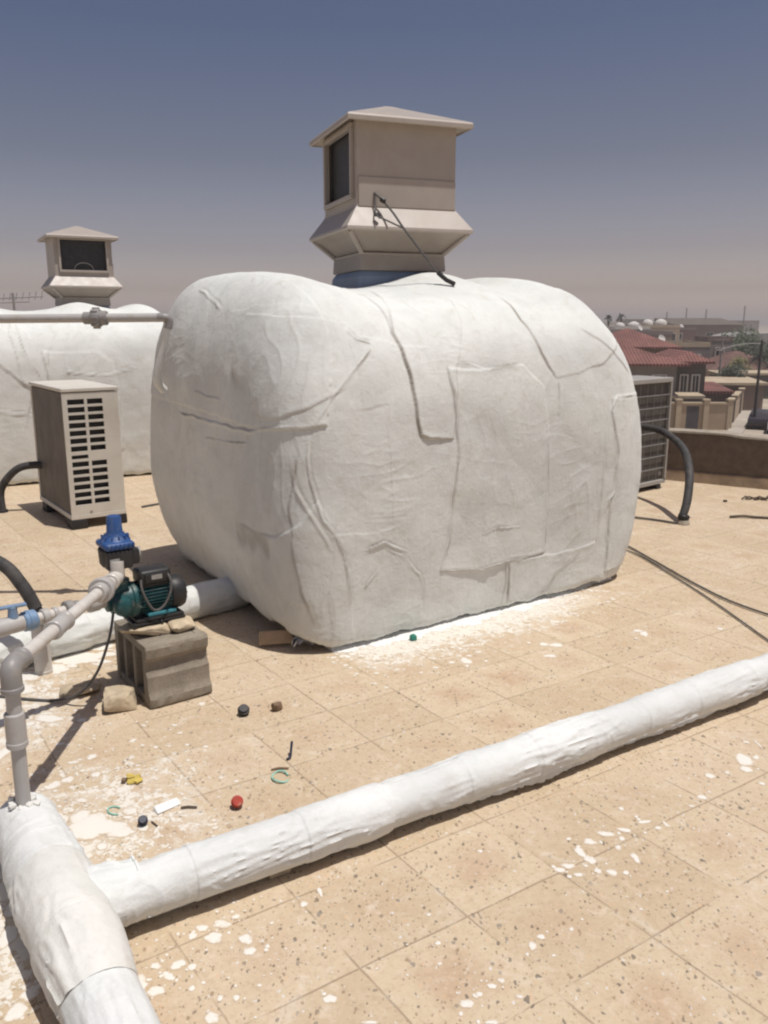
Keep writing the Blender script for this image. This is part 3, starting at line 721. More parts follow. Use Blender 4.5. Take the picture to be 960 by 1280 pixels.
# ------------------------------------------------------------------ hoses
hs = thing('insulated_hose', (2.49, 6.73, 0), 0, 'black insulated hose arching from the right hand air conditioner down to the tiles', 'hose')
m = MB().tube([(2.36, 7.97, .66), (2.485, 7.88, .668), (2.61, 7.70, .645), (2.655, 7.3, .553), (2.605, 6.97, .40), (2.545, 6.80, .20), (2.495, 6.735, .075)], [.030, .032, .033, .034, .035, .036, .034], 14, smooth=8)
m.build('foam_sleeve', M['hose'], hs, local=False)
MB().lathe((2.495, 6.735, .035), (.25, -.05, .9), [(0, .04), (.004, .046), (.04, .048), (.05, .04)], 16).build('end_cap', M['black'], hs, local=False)
MB().lathe((2.50, 6.73, .001), (0, 0, 1), [(0, .055), (.03, .048), (.036, .042)], 16).build('plaster_collar', M['coping'], hs, local=False)
hl = thing('insulated_hose', (-3.39, 7.18, 0), 0, 'black insulated hose arching to the tiles at the left edge behind the slotted air conditioner', 'hose')
m = MB().tube([(-2.98, 7.28, .40), (-3.10, 7.23, .415), (-3.22, 7.2, .39), (-3.335, 7.2, .29), (-3.40, 7.2, .17), (-3.39, 7.18, .02)], .033, 14, smooth=8)
m.build('foam_sleeve', M['hose'], hl, local=False)
MB().lathe((-3.39, 7.18, .001), (0, 0, 1), [(0, .05), (.02, .045), (.024, .038)], 14).build('end_cap', M['black'], hl, local=False)
hf = thing('insulated_hose', (-1.63, 3.68, .34), 0, 'thick black hose with chalky patches sloping down to the blue handled valve', 'hose')
m = MB().tube([(-2.35, 3.62, .70), (-2.05, 3.66, .665), (-1.79, 3.69, .565), (-1.69, 3.69, .455), (-1.628, 3.68, .34)], .031, 14, smooth=8)
m.build('foam_sleeve', M['hose'], hf, local=False)
MB().tube([(-1.63, 3.682, .345), (-1.60, 3.675, .30), (-1.56, 3.66, .285)], .024, 12, smooth=4).build('hose_tail', M['black'], hf, local=False)

# ------------------------------------------------------------------ concrete block and stones
blk = thing('concrete_block', (-1.022, 3.336, 0), .626, 'hollow grey concrete block lying on its side under the teal pump', 'concrete block')
BWi, BDe, BHe = .287, .425, .284
m = MB()
# grooved end face: profile in (depth, z) swept along x; hollow chambers open on the -x side
def shell(y0, y1, x0, x1, z0_, z1_, bev=.004): m.box(((x0 + x1) / 2, (y0 + y1) / 2, (z0_ + z1_) / 2), (x1 - x0, y1 - y0, z1_ - z0_), bev=bev)
prof = [(.000, .012), (.008, .003), (.040, .003), (.040, .018)]
ring = []
def sec(x):
    zs_ = [(-.014, .004), (-.020, .014), (-.018, .045), (-.006, .062), (.000, .080), (.002, .140), (.012, .152), (.020, .165), (.021, .205), (.012, .218), (.002, .228), (-.001, .268), (.006, .281)]
    return [(x, y, z) for (y, z) in zs_] + [(x, .05, .281), (x, .05, .006)]
for k in range(15):
    x = BWi * k / 14
    e_ = .006 if k in (0, 14) else 0
    ring.append([(p[0], p[1] + e_ + random.uniform(-.0015, .0015), p[2] + random.uniform(-.001, .001)) for p in sec(x)])
m.loft(ring)
shell(BDe - .045, BDe, 0, BWi, .004, .281); shell(.051, BDe - .046, BWi - .04, BWi - .002, .006, .280)
shell(.051, BDe - .046, .002, BWi - .041, .243, .2795); shell(.051, BDe - .046, .002, BWi - .041, .006, .042)
for y in (.165, .285): shell(y, y + .032, .004, BWi - .041, .043, .242)
m.build('block_body', M['concrete'], blk, angle=30)

def rock(name, loc, s, mt, label, cat, rz=0, seed=1, group=None):
    """an irregular broken stone: hull of scattered points, edges knocked off, faces roughened"""
    rr = random.Random(seed); bm = bmesh.new()
    for k in range(26):
        d = Vector((rr.uniform(-1, 1), rr.uniform(-1, 1), rr.uniform(-1, 1)))
        mx = max(abs(d.x), abs(d.y), abs(d.z)); d = d / mx * rr.uniform(.82, 1.0)
        bm.verts.new((d.x * s[0] / 2, d.y * s[1] / 2, d.z * s[2] / 2))
    bmesh.ops.convex_hull(bm, input=list(bm.verts))
    bmesh.ops.delete(bm, geom=[v for v in bm.verts if not v.link_faces], context='VERTS')
    bmesh.ops.bevel(bm, geom=list(bm.edges), offset=min(s) * .05, segments=1, affect='EDGES')
    bmesh.ops.triangulate(bm, faces=list(bm.faces))
    bmesh.ops.subdivide_edges(bm, edges=[e for e in bm.edges if e.calc_length() > min(s) * .3], cuts=1)
    for v in bm.verts: v.co += Vector([rr.uniform(-1, 1) for _ in range(3)]) * min(s) * .018
    zmin = min(v.co.z for v in bm.verts)
    for v in bm.verts: v.co.z = max(0.001, v.co.z - zmin - min(s) * .06)
    o = MB().bm(bm).build(name, mt, None, angle=28)
    o.location = loc; o.rotation_euler = (0, 0, rz)
    return tag(o, label, cat, group)
bx = Vector((math.cos(.626), math.sin(.626), 0)); by = Vector((-math.sin(.626), math.cos(.626), 0)); B0 = Vector((-1.022, 3.336, 0))
def onblk(a, b, z): 
    q = B0 + bx * a + by * b
    return (q.x, q.y, z)
rock('stone_slab', onblk(.075, .20, .2815), (.23, .19, .052), M['stone'], 'pale flat stone wedged under the left part of the pump on the block', 'stone', .55, 3)
rock('stone_slab', onblk(.215, .155, .2815), (.13, .15, .058), M['stone'], 'rounded pale stone under the motor end of the pump, on the block edge', 'stone', .7, 9)
rock('stone_chunk', (-1.155, 3.36, 0.001), (.15, .15, .085), M['stone'], 'pale broken stone chunk on the tiles against the left foot of the block', 'stone', .35, 21)
rock('stone_chunk', (-1.385, 3.49, 0.001), (.19, .09, .055), M['stone'], 'long pale stone lying in the pipe shadow left of the block', 'stone', .2, 33)

# ------------------------------------------------------------------ pump
PL = Vector((-1.06, 3.57, .2845))
pump = thing('water_pump', (-1.068, 3.562, .2845), .626, 'teal electric water pump with black motor cover on a concrete block, blue topped controller above', 'water pump')
pump.scale = (.88, .88, .92)
ax = .172
m = MB()
m.box((.03, 0, .060), (.27, .17, .014), bev=.004); m.box((.035, -.004, .076), (.25, .155, .014), bev=.004)
m.build('rubber_mat', M['black'], pump)
m = MB(); m.box((.05, 0, .094), (.15, .14, .020), bev=.006); m.box((.05, -.03, .112), (.11, .02, .03), bev=.004); m.box((.05, .03, .112), (.11, .02, .03), bev=.004)
m.build('foot', M['teal_light'], pump)
m = MB()
m.lathe((-.195, 0, ax), (1, 0, 0), [(0, .035), (.004, .050), (.03, .056), (.045, .070), (.06, .080), (.10, .082), (.106, .088), (.122, .088), (.126, .078), (.136, .076)], 32)
m.lathe((-.145, -.045, ax - .008), (-.25, -1, .1), [(0, .05), (.03, .048), (.048, .038), (.056, .02)], 20)
m.lathe((-.13, 0, ax + .05), (0, 0, 1), [(0, .045), (.035, .038), (.04, .042), (.06, .042), (.064, .036)], 20)
m.lathe((-.215, 0, ax), (1, 0, 0), [(0, .034), (.004, .040), (.03, .040), (.04, .034)], 20)
for k in range(6):
    a = k * math.pi / 3 + .3
    m.lathe((-.082, .078 * math.cos(a), ax + .078 * math.sin(a)), (1, 0, 0), [(0, .006), (.02, .008), (.036, .008), (.04, .005)], 8)
m.build('pump_head', M['teal'], pump)
m = MB(); m.lathe((-.06, 0, ax), (1, 0, 0), [(0, .066), (.17, .066)], 32)
for k in range(30):
    a = 2 * math.pi * k / 30
    m.box((.028, .071 * math.cos(a), ax + .071 * math.sin(a)), (.155, .016, .0045), M=Matrix.Rotation(a, 4, 'X'))
m.build('motor_body', M['teal'], pump)
m = MB(); m.lathe((.108, 0, ax), (1, 0, 0), [(0, .080), (.006, .084), (.055, .084), (.074, .076), (.082, .060), (.083, .02)], 32)
for k in range(12):
    a = 2 * math.pi * k / 12
    m.box((.192, .042 * math.cos(a), ax + .042 * math.sin(a)), (.004, .03, .006), M=Matrix.Rotation(a, 4, 'X'))
m.build('fan_cover', M['black'], pump)
m = MB(); m.box((.028, -.004, ax + .108), (.165, .125, .072), bev=.018, seg=3); m.box((.028, -.004, ax + .070), (.13, .10, .02), bev=.004); m.box((.028, -.07, ax + .108), (.12, .01, .045), bev=.004)
tb = m.build('terminal_box', M['black'], pump)
MB().box((.028, -.0762, ax + .112), (.055, .002, .022)).build('sticker', M['label'], tb)
m = MB().tube([(-.05, -.062, ax + .105), (-.055, -.088, ax + .06), (-.03, -.10, ax - .01), (.0, -.105, ax - .045), (.045, -.105, ax - .03), (.085, -.10, ax + .03), (.095, -.085, ax + .09), (.085, -.06, ax + .12)], .0065, 8, smooth=6)
m.build('power_cord', M['cable'], pump)
m = MB().tube([(.03, -.075, .075), (.034, -.095, .06), (.03, -.10, .02), (.01, -.11, -.005)], .005, 8, smooth=5); m.build('tie_wire', M['black'], pump)
# controller on the pump outlet
pc = thing('pressure_controller', (-.143, 0, .352)); pc.parent = pump
m = MB(); m.lathe((.010, 0, -.155), (0, 0, 1), [(0, .024), (.05, .024), (.052, .032), (.09, .032), (.092, .025), (.16, .025)], 16)
m.build('nipple', M['steel'], pc)
m = MB(); m.lathe((0, 0, 0), (0, 0, 1), [(0, .05), (.004, .072), (.02, .082), (.088, .086), (.094, .082)], 28); m.box((-.01, -.062, .046), (.125, .06, .088), bev=.008); m.box((.07, -.01, .045), (.06, .10, .075), bev=.01)
m.build('controller_body', M['black'], pc)
m = MB(); m.box((-.005, -.012, .112), (.150, .165, .034), bev=.016, seg=3)
m.lathe((0, 0, .128), (0, 0, 1), [(0, .074), (.006, .070), (.012, .058), (.024, .047), (.034, .043), (.040, .039), (.108, .035), (.116, .031), (.118, .01)], 28)
for k in range(12):
    a = 2 * math.pi * k / 12
    m.box((.056 * math.cos(a), .056 * math.sin(a), .140), (.026, .005, .024), rz=a, bev=.002)
for k in range(7): m.box((-.068 + .021 * k, -.0955, .112), (.006, .006, .026), bev=.001)
m.build('cap', M['blue'], pc)
m = MB(); m.lathe((.098, -.02, .05), (1, -.15, 0), [(0, .03), (.003, .033), (.012, .033), (.015, .028)], 20); m.build('gauge', M['label'], pc)
MB().box((-.038, -.0928, .036), (.048, .003, .042)).build('sticker', M['label'], pc)

# ------------------------------------------------------------------ pipes of the pump
V = Vector
def ring(m, p, d, r, w, lip=.004):
    m.lathe(Vector(p) - Vector(d).normalized() * w / 2, d, [(0, r * .9), (lip, r), (w - lip, r), (w, r * .9)], 22)
A0 = V((-1.116, 2.30, .20)); A1 = V((-1.113, 2.30, .648)); A2 = V((-1.150, 3.405, .578)); D = (A2 - A1).normalized()
dp = thing('water_pipe', A0[:], 0, 'grey plastic pipe rising from the lagged tee, then bending back to the pump', 'pipe')
MB().tube([A0, A1 - V((0, 0, .04))], .022, 18).build('riser', M['pipe'], dp, local=False)
m = MB(); ring(m, (-1.1155, 2.30, .45), (0, 0, 1), .030, .105); ring(m, (-1.1155, 2.30, .40), (0, 0, 1), .032, .022); m.build('coupling', M['pipe'], dp, local=False)
m = MB(); m.tube([A1 - V((0, 0, .075)), A1 - V((0, 0, .03)), A1 - V((0, 0, .008)) + D * .008, A1 + D * .03, A1 + D * .085], .031, 18, smooth=4)
ring(m, A1 - V((0, 0, .07)), (0, 0, 1), .034, .02); ring(m, A1 + D * .08, D, .034, .02); m.build('elbow', M['fitting'], dp, local=False)
MB().tube([A1 + D * .07, A1 + D * .95], .0225, 18).build('pipe_section', M['pipe_white'], dp, local=False)
m = MB(); ring(m, A1 + D * .42, D, .031, .12); ring(m, A1 + D * .365, D, .034, .02); ring(m, A1 + D * .475, D, .034, .02); m.build('coupling', M['pipe'], dp, local=False)
m = MB(); ring(m, A1 + D * .90, D, .052, .026); ring(m, A1 + D * .93, D, .044, .05); ring(m, A1 + D * .87, D, .036, .06); m.build('union_ring', M['pipe'], dp, local=False)
MB().tube([A1 + D * .93, A2 - D * .06], .024, 18).build('pipe_section', M['pipe_white'], dp, local=False)
m = MB(); m.tube([A2 - D * .085, A2 - D * .03, A2 + V((0, .01, .008)), A2 + V((.0, .012, .05)), A2 + V((.0, .014, .07))], .032, 16, smooth=4); ring(m, A2 - D * .075, D, .036, .022); m.build('elbow', M['pipe_white'], dp, local=False)

C0 = V((-1.60, 3.02, .462)); C1 = V((-1.235, 3.44, .462)); E = (C1 - C0).normalized(); Lc = (C1 - C0).length
vl = thing('valve_pipe', C0[:], 0, 'white plastic pipe with a blue handled ball valve running to the pump inlet', 'pipe')
MB().tube([C0 - E * .6, C0 + E * .10], .024, 18).build('pipe_section', M['pipe_white'], vl, local=False)
bv = thing('ball_valve', (0, 0, 0)); bv.parent = vl
vp = C0 + E * .17
def rel(m): m.v = [(p[0] - C0.x, p[1] - C0.y, p[2] - C0.z) for p in m.v]; return m
m = MB(); ring(m, vp - E * .055, E, .037, .05); ring(m, vp, E, .035, .08); ring(m, vp - E * .085, E, .032, .02); rel(m).build('valve_body', M['pipe'], bv)
m = MB(); ring(m, vp + E * .062, E, .041, .055); ring(m, vp + E * .06, E, .044, .016); rel(m).build('union_nut', M['valve_blue'], bv)
m = MB(); m.lathe(vp + V((0, 0, .03)), (0, 0, 1), [(0, .022), (.03, .018), (.045, .02), (.05, .012)], 14)
ang = math.atan2(E.y, E.x)
m.box(vp - E * .015 + V((0, 0, .078)), (.135, .026, .012), rz=ang - .25, bev=.004); rel(m).build('handle', M['valve_blue'], bv)
MB().tube([vp + E * .06, C1], .022, 16).build('pipe_section', M['pipe_white'], vl, local=False)
m = MB(); ring(m, C0 + E * .30, E, .032, .03); ring(m, C0 + E * .345, E, .028, .02); m.build('coupling', M['pipe'], vl, local=False)
m = MB(); ring(m, C0 + E * .405, E, .040, .035); ring(m, C0 + E * .44, E, .032, .025); m.build('union_nut', M['fitting'], vl, local=False)
m = MB(); ring(m, C1 - E * .04, E, .038, .05); ring(m, C1 - E * .005, E, .033, .04); m.build('coupling', M['pipe'], vl, local=False)

sp = MB(); sp.lathe((-1.643, 3.73, 0.001), (0, 0, 1), [(0, .042), (.012, .042), (.014, .040), (.25, .040), (.252, .034), (.20, .034)], 20, caps=False)
sp.add([(-1.643 + .034 * math.cos(k * .314), 3.73 + .034 * math.sin(k * .314), .2) for k in range(20)], [tuple(range(20))])
o = sp.build('pipe_stub', M['pipe_white']); tag(o, 'short upright white plastic pipe stub standing on the tiles below the blue valve', 'pipe')
cb = MB().tube([(-1.19, 3.45, .40), (-1.20, 3.40, .30), (-1.25, 3.36, .16), (-1.34, 3.36, .06), (-1.46, 3.40, .012), (-1.6, 3.42, .008), (-1.85, 3.46, .008), (-2.3, 3.4, .008)], .0065, 8, smooth=8)
tag(cb.build('power_cable', M['cable']), 'grey cable hanging from the pump and trailing left over the tiles', 'cable')

# overhead pipe to the tank's left end
H0 = V((-1.222, 4.74, 1.672)); H1 = V((-3.4, 4.66, 1.655)); hd = (H1 - H0).normalized()
hp = thing('water_pipe', H0[:], 0, 'straight grey pipe at head height reaching the near tank, with a round union', 'pipe')
MB().tube([H0, H1], .0245, 18).build('pipe_section', M['pipe'], hp, local=False)
m = MB(); c_ = H0 + hd * .375; ring(m, c_, hd, .052, .045, .008); ring(m, c_ - hd * .035, hd, .040, .05); ring(m, c_ + hd * .045, hd, .034, .05)
for k in range(8):
    a = k * math.pi / 4; m.box(c_ + V((0, .05 * math.cos(a), .05 * math.sin(a))), (.04, .016, .012), M=Matrix.Rotation(a, 4, 'X'), bev=.002)
m.build('union_ring', M['fitting'], hp, local=False)
m = MB(); m.tube([H0 + hd * .04, H0, H0 + V((.02, .01, -.012)), H0 + V((.012, .01, -.06))], .0245, 16, smooth=4); m.build('elbow', M['fitting'], hp, local=False)
m = MB().tube([H0 + V((.014, .012, -.03)), H0 + V((-.015, .02, -.13)), H0 + V((-.055, .03, -.26)), H0 + V((-.078, .05, -.35)), H0 + V((-.06, .12, -.41))], .024, 14, smooth=5); m.build('drop_pipe', M['fabric_pipe'], hp, local=False)

# ------------------------------------------------------------------ lagged pipes lying on the roof
def lag(name, pts, rad, mt, parent, nL, nA=72, seed=1, amp=1.0, ztop=None, zmin=0.003, endround=(0, 0), wr=1.0):
    pts, rad = spline([Vector(p) for p in pts], list(rad), max(2, nL // (len(pts) - 1)))
    n = len(pts); Pm = np.array([p[:] for p in pts]); rr = np.array(rad)
    s = np.concatenate([[0], np.cumsum(np.linalg.norm(np.diff(Pm, axis=0), axis=1))])
    if endround[0]: rr = rr * np.sqrt(np.clip(1 - (1 - np.clip(s / endround[0], 0.02, 1)) ** 2.4, 0, 1))
    if endround[1]: rr = rr * np.sqrt(np.clip(1 - (1 - np.clip((s[-1] - s) / endround[1], 0.02, 1)) ** 2.4, 0, 1))
    T = np.gradient(Pm, axis=0); T /= np.linalg.norm(T, axis=1)[:, None]
    X = np.cross(T, [0, 0, 1.0]); X /= np.linalg.norm(X, axis=1)[:, None]; Z = np.cross(X, T)
    a = np.linspace(0, 2 * np.pi, nA, endpoint=False)
    N = X[:, None, :] * np.cos(a)[None, :, None] + Z[:, None, :] * np.sin(a)[None, :, None]
    P = Pm[:, None, :] + N * rr[:, None, None]
    q = np.stack([np.broadcast_to(s[:, None], P.shape[:2]), np.broadcast_to(np.cos(a) * .09, P.shape[:2]), np.broadcast_to(np.sin(a) * .09, P.shape[:2])], -1) + seed * 5.3
    H = .0042 * fbm(q * 5, 2) + .0018 * fbm(q * 18, 3)
    lw = q * np.array([5.0, 42, 42]) + .5 * pnoise(q * 8)[..., None]
    H += wr * .0060 * np.clip(1 - np.abs(pnoise(lw)) * 3, 0, 1) ** 2 * np.clip(pnoise(q * 4 + 9) * 3 + .35, 0, 1)
    cw = q * np.array([20.0, 6, 6]) + .8 * pnoise(q * 7 + 5)[..., None]
    H += wr * .0035 * np.clip(1 - np.abs(pnoise(cw)) * 3, 0, 1) ** 3 * np.clip(pnoise(q * 3 + 29) * 3, 0, 1)
    st_ = np.floor(s / .31 + .8 * pnoise(np.stack([s * 3, s * 0, s * 0 + seed], -1)))
    H += (.0035 * ((st_ * 7) % 3))[:, None] * (rr > .05)[:, None]
    P = P + N * (H * amp)[..., None]
    P[..., 2] = np.maximum(P[..., 2], zmin)
    V_ = P.reshape(-1, 3); i = np.arange(n - 1)[:, None]; k = np.arange(nA)[None, :]; k2 = (k + 1) % nA
    F = np.stack([i * nA + k, i * nA + k2, (i + 1) * nA + k2, (i + 1) * nA + k], -1).reshape(-1, 4)
    m = MB(); m.v = [tuple(p) for p in V_]; m.f = [tuple(int(x) for x in f) for f in F]
    m.f.append(tuple(range(nA))[::-1]); m.f.append(tuple((n - 1) * nA + k for k in range(nA)))
    return m.build(name, mt, parent, angle=60, local=False)

def fringe(name, p0, p1, side, r, z, mt, parent, seed, dens=150, wmax=.030):
    """ragged torn edge of cloth that hangs along the lower side of a lagged pipe"""
    rr = random.Random(seed); p0 = V(p0); p1 = V(p1); d = p1 - p0; Lt = d.length; side = V(side).normalized()
    n = int(Lt * dens); m = MB(); rows = []
    ph = [rr.uniform(0, 6) for _ in range(4)]
    w = 0
    for i in range(n + 1):
        t = i / n; x = t * Lt
        base = max(0, .35 + .5 * math.sin(x * 2.6 + ph[0]) + .35 * math.sin(x * 7.1 + ph[1]))
        w += (rr.uniform(.1, 1.15) * base * wmax - w) * .16
        ww = max(.002, w) * min(1, t * 12, (1 - t) * 12) + .001
        c = p0 + d * t
        a0, a1 = R(-18), R(-40)
        io = -.008 + .011 * min(1, ww / .014)
        pA = c + side * (r + io) * math.cos(a0) + V((0, 0, z + r * math.sin(a0)))
        pB = c + side * (r + io + .003 + .25 * ww) * math.cos(a1) + V((0, 0, z + r * math.sin(a1)))
        pC = pB + side * (.35 * ww + rr.uniform(-.002, .002)) + V((0, 0, -ww * .9))
        pC.z = max(pC.z, .004)
        rows.append((pA, pB, pC))
    vs = []; fs = []
    for a_, b_, c_2 in rows: vs += [a_, b_, c_2]
    for i in range(n):
        for k in (0, 1): fs.append((i * 3 + k, i * 3 + 3 + k, i * 3 + 4 + k, i * 3 + 1 + k))
    m.add(vs, fs)
    o = m.build(name, mt, parent, local=False, angle=180)
    sm = o.modifiers.new('thick', 'SOLIDIFY'); sm.thickness = .002; sm.offset = 0
    return o

ld = V((.851, .525, 0)).normalized(); ls = V((.525, -.851, 0)).normalized()
l0 = V((-.80, 1.945, .100)); l1 = V((5.1, 5.585, .096))
lp = thing('lagged_pipe', (l0.x, l0.y, 0), 0, 'long white painted cloth lagged pipe crossing the tiles in front of the tank', 'lagged pipe', 'white lagged pipes on the tiles')
lag('pipe_lagging', [l0, l0.lerp(l1, .22) + V((0, 0, -.004)), l0.lerp(l1, .6) + V((0, 0, .003)), l1], [.074, .0745, .072, .073], M['fabric_pipe'], lp, 1200, 84, 2, 1.0)
fringe('loose_cloth', (l0.x + .12, l0.y + .074, 0), (l1.x, l1.y, 0), ls, .074, .097, M['fabric_pipe'], lp, 5)
for k, t_ in enumerate((.08, .29, .49, .8)):
    c_ = l0.lerp(l1, t_)
    MB().box((c_.x, c_.y, .012), (.07, .05, .022), rz=.55, bev=.003).build('packing_piece', M['stone'], lp, local=False)

ba = V((-1.135, 2.335, 0)); bd = V((.56, -.828, 0)).normalized()
bp = thing('lagged_pipe', ba[:], 0, 'thick white lagged pipe with a yellowish tee joint in the bottom left corner', 'lagged pipe', 'white lagged pipes on the tiles')
def bpt(s, z): q = ba + bd * s; return (q.x, q.y, z)
lag('end_lagging', [bpt(-.09, .098), bpt(.0, .098), bpt(.2, .10), bpt(.40, .105)], [.092, .098, .101, .103], M['fabric_pipe'], bp, 220, 84, 7, 1.0, endround=(.10, 0))
lag('tee_lagging', [bpt(.335, .100), bpt(.35, .107), bpt(.5, .112), bpt(.66, .110), bpt(.80, .102), bpt(.83, .098)], [.094, .1055, .111, .107, .0935, .086], M['fabric_tee'], bp, 240, 96, 9, 1.3)
tj = ba + bd * .49
lag('tee_branch', [(tj.x, tj.y, .103), (tj.x + ld.x * .10, tj.y + ld.y * .10, .103), (tj.x + ld.x * .155, tj.y + ld.y * .155, .101), (tj.x + ld.x * .20, tj.y + ld.y * .20, .100)], [.095, .091, .083, .0765], M['fabric_pipe'], bp, 120, 84, 12, 1.2)
lag('pipe_lagging', [bpt(.79, .094), bpt(1.0, .092), bpt(1.3, .092), bpt(1.9, .092)], [.093, .090, .089, .089], M['fabric_pipe'], bp, 420, 84, 4, 1.0)
m = MB()
for k in range(9):
    a = k / 9 * 6.28 + random.uniform(-.2, .2); r_ = random.uniform(.026, .042)
    m.box((-1.116 + r_ * math.cos(a), 2.30 + r_ * math.sin(a), .197 + random.uniform(-.004, .01)), (.022, .014, .012), rz=a, bev=.003, jit=.003)
m.build('torn_collar', M['fabric_tee'], bp, local=False)

ta = V((-2.9, 2.78, .088)); tb_ = V((-.55, 5.01, .088))
tp_ = thing('lagged_pipe', (-1.43, 4.17, 0), 0, 'white lagged pipe on the tiles behind the pump, running under the near tank', 'lagged pipe', 'white lagged pipes on the tiles')
lag('pipe_lagging', [ta, ta.lerp(tb_, .35), ta.lerp(tb_, .7), tb_], [.086, .085, .086, .088], M['fabric_far'], tp_, 420, 64, 15, 1.4, endround=(0, .03))

# ------------------------------------------------------------------ paint drops and puddles on the tiles
SPLATS = [(0.626, 2.335, 0.017, 0.032), (0.67, 2.387, 0.024, 0.021), (0.648, 2.295, 0.022, 0.024), (0.733, 2.431, 0.034, 0.018), (0.799, 2.453, 0.027, 0.014), (0.88, 2.498, 0.027, 0.011), (0.7, 2.233, 0.02, 0.019), (0.659, 2.24, 0.015, 0.014), (0.594, 2.223, 0.019, 0.011), (0.572, 2.265, 0.025, 0.016), (0.543, 2.246, 0.023, 0.013), (0.779, 2.405, 0.013, 0.013), (0.753, 2.356, 0.012, 0.017), (0.793, 2.305, 0.015, 0.028), (0.743, 2.233, 0.013, 0.011), (0.916, 2.464, 0.016, 0.011), (0.953, 2.475, 0.01, 0.009), (0.307, 2.339, 0.009, 0.01), (0.824, 2.576, 0.011, 0.012), (1.076, 2.593, 0.014, 0.012), (0.403, 1.927, 0.015, 0.018), (0.432, 1.961, 0.012, 0.012), (0.383, 1.895, 0.006, 0.007), (0.522, 1.99, 0.009, 0.009), (0.301, 1.805, 0.012, 0.011), (0.275, 1.787, 0.016, 0.01), (0.239, 1.761, 0.011, 0.01), (0.206, 1.731, 0.02, 0.017), (0.341, 1.753, 0.011, 0.009), (0.147, 1.937, 0.01, 0.009), (0.261, 1.675, 0.021, 0.007), (1.39, 2.905, 0.04, 0.054), (1.369, 2.837, 0.027, 0.028), (1.215, 2.789, 0.023, 0.022), (1.288, 2.812, 0.013, 0.014), (1.132, 2.648, 0.02, 0.02), (1.076, 2.593, 0.014, 0.012), (1.499, 3.029, 0.006, 0.038), (1.443, 2.92, 0.016, 0.018), (0.9, 4.07, 0.046, 0.033), (0.839, 4.081, 0.03, 0.028), (0.84, 3.926, 0.037, 0.026), (0.409, 3.865, 0.036, 0.045), (1.409, 4.229, 0.026, 0.047), (1.391, 4.277, 0.03, 0.024), (1.852, 4.307, 0.02, 0.024), (-0.467, 1.957, 0.033, 0.024), (-0.455, 2.011, 0.031, 0.019), (-0.508, 1.995, 0.02, 0.017), (-0.527, 1.964, 0.017, 0.013), (-0.421, 2.04, 0.015, 0.013), (-0.378, 1.952, 0.024, 0.024), (-0.36, 1.908, 0.021, 0.018), (-0.542, 1.859, 0.023, 0.019), (-0.503, 1.851, 0.015, 0.014), (-0.555, 1.818, 0.017, 0.014), (-0.576, 1.771, 0.03, 0.018), (-0.418, 1.688, 0.023, 0.021), (-0.135, 1.746, 0.02, 0.017), (-0.37, 1.749, 0.012, 0.011), (-0.41, 1.749, 0.01, 0.012), (-0.233, 2.093, 0.016, 0.014), (-0.19, 2.145, 0.007, 0.028), (0.204, 1.733, 0.02, 0.011), (-0.599, 1.855, 0.019, 0.013), (-0.626, 1.801, 0.021, 0.033), (-0.034, 1.675, 0.024, 0.007), (-0.997, 2.472, 0.08, 0.055), (-0.91, 2.364, 0.022, 0.023), (-0.874, 2.525, 0.022, 0.012), (-1.066, 2.627, 0.03, 0.016), (-1.204, 2.725, 0.032, 0.032), (-0.873, 2.482, 0.014, 0.01), (-0.774, 2.389, 0.018, 0.012), (-0.815, 2.349, 0.013, 0.011), (-1.016, 2.424, 0.036, 0.03), (-0.812, 2.252, 0.016, 0.021), (-1.434, 3.249, 0.076, 0.044), (-1.136, 2.929, 0.022, 0.025), (-1.189, 2.887, 0.018, 0.018), (-0.808, 3.386, 0.022, 0.024), (-1.077, 2.8, 0.024, 0.022), (-1.167, 2.762, 0.027, 0.028), (-1.299, 3.029, 0.02, 0.02), (-1.675, 3.533, 0.111, 0.059), (-1.532, 3.906, 0.17, 0.092), (-1.48, 4.053, 0.104, 0.066), (-1.603, 3.777, 0.098, 0.058), (-1.72, 3.683, 0.115, 0.073), (-1.605, 3.235, 0.041, 0.117), (-1.492, 2.966, 0.032, 0.087), (-1.07, 2.093, 0.033, 0.068), (-1.036, 1.964, 0.031, 0.054), (-0.889, 1.768, 0.024, 0.041), (-0.902, 1.706, 0.031, 0.034)]

m = MB(); rr = random.Random(17); cov = []
def splat(x, y, rx, ry, n=None, h=.0011):
    n = n or 30
    ph = [rr.uniform(0, 6.28) for _ in range(3)]; k1 = rr.uniform(.06, .16); k2 = rr.uniform(.03, .12); rot = rr.uniform(-.3, .3)
    r1 = []; r2 = []
    for i in range(n):
        a = 2 * math.pi * i / n
        k = 1 + k1 * math.sin(2 * a + ph[0]) + k2 * math.sin(3 * a + ph[1]) + .07 * math.sin(5 * a + ph[2]) + rr.uniform(-.02, .02)
        px, py = rx * k * math.cos(a), ry * k * math.sin(a)
        px, py = px * math.cos(rot) - py * math.sin(rot), px * math.sin(rot) + py * math.cos(rot)
        r1.append((x + px, y + py, .0006)); r2.append((x + px * .74, y + py * .74, h + .0003))
    b = len(m.v); m.v += r1 + r2 + [(x, y, h + .0008)]; cov.extend([0.05] * n + [.62 + 2.5 * rx] * n + [1.0 + 3 * rx])
    for i in range(n):
        j = (i + 1) % n
        m.f.append((b + i, b + j, b + n + j, b + n + i)); m.f.append((b + n + i, b + n + j, b + 2 * n))
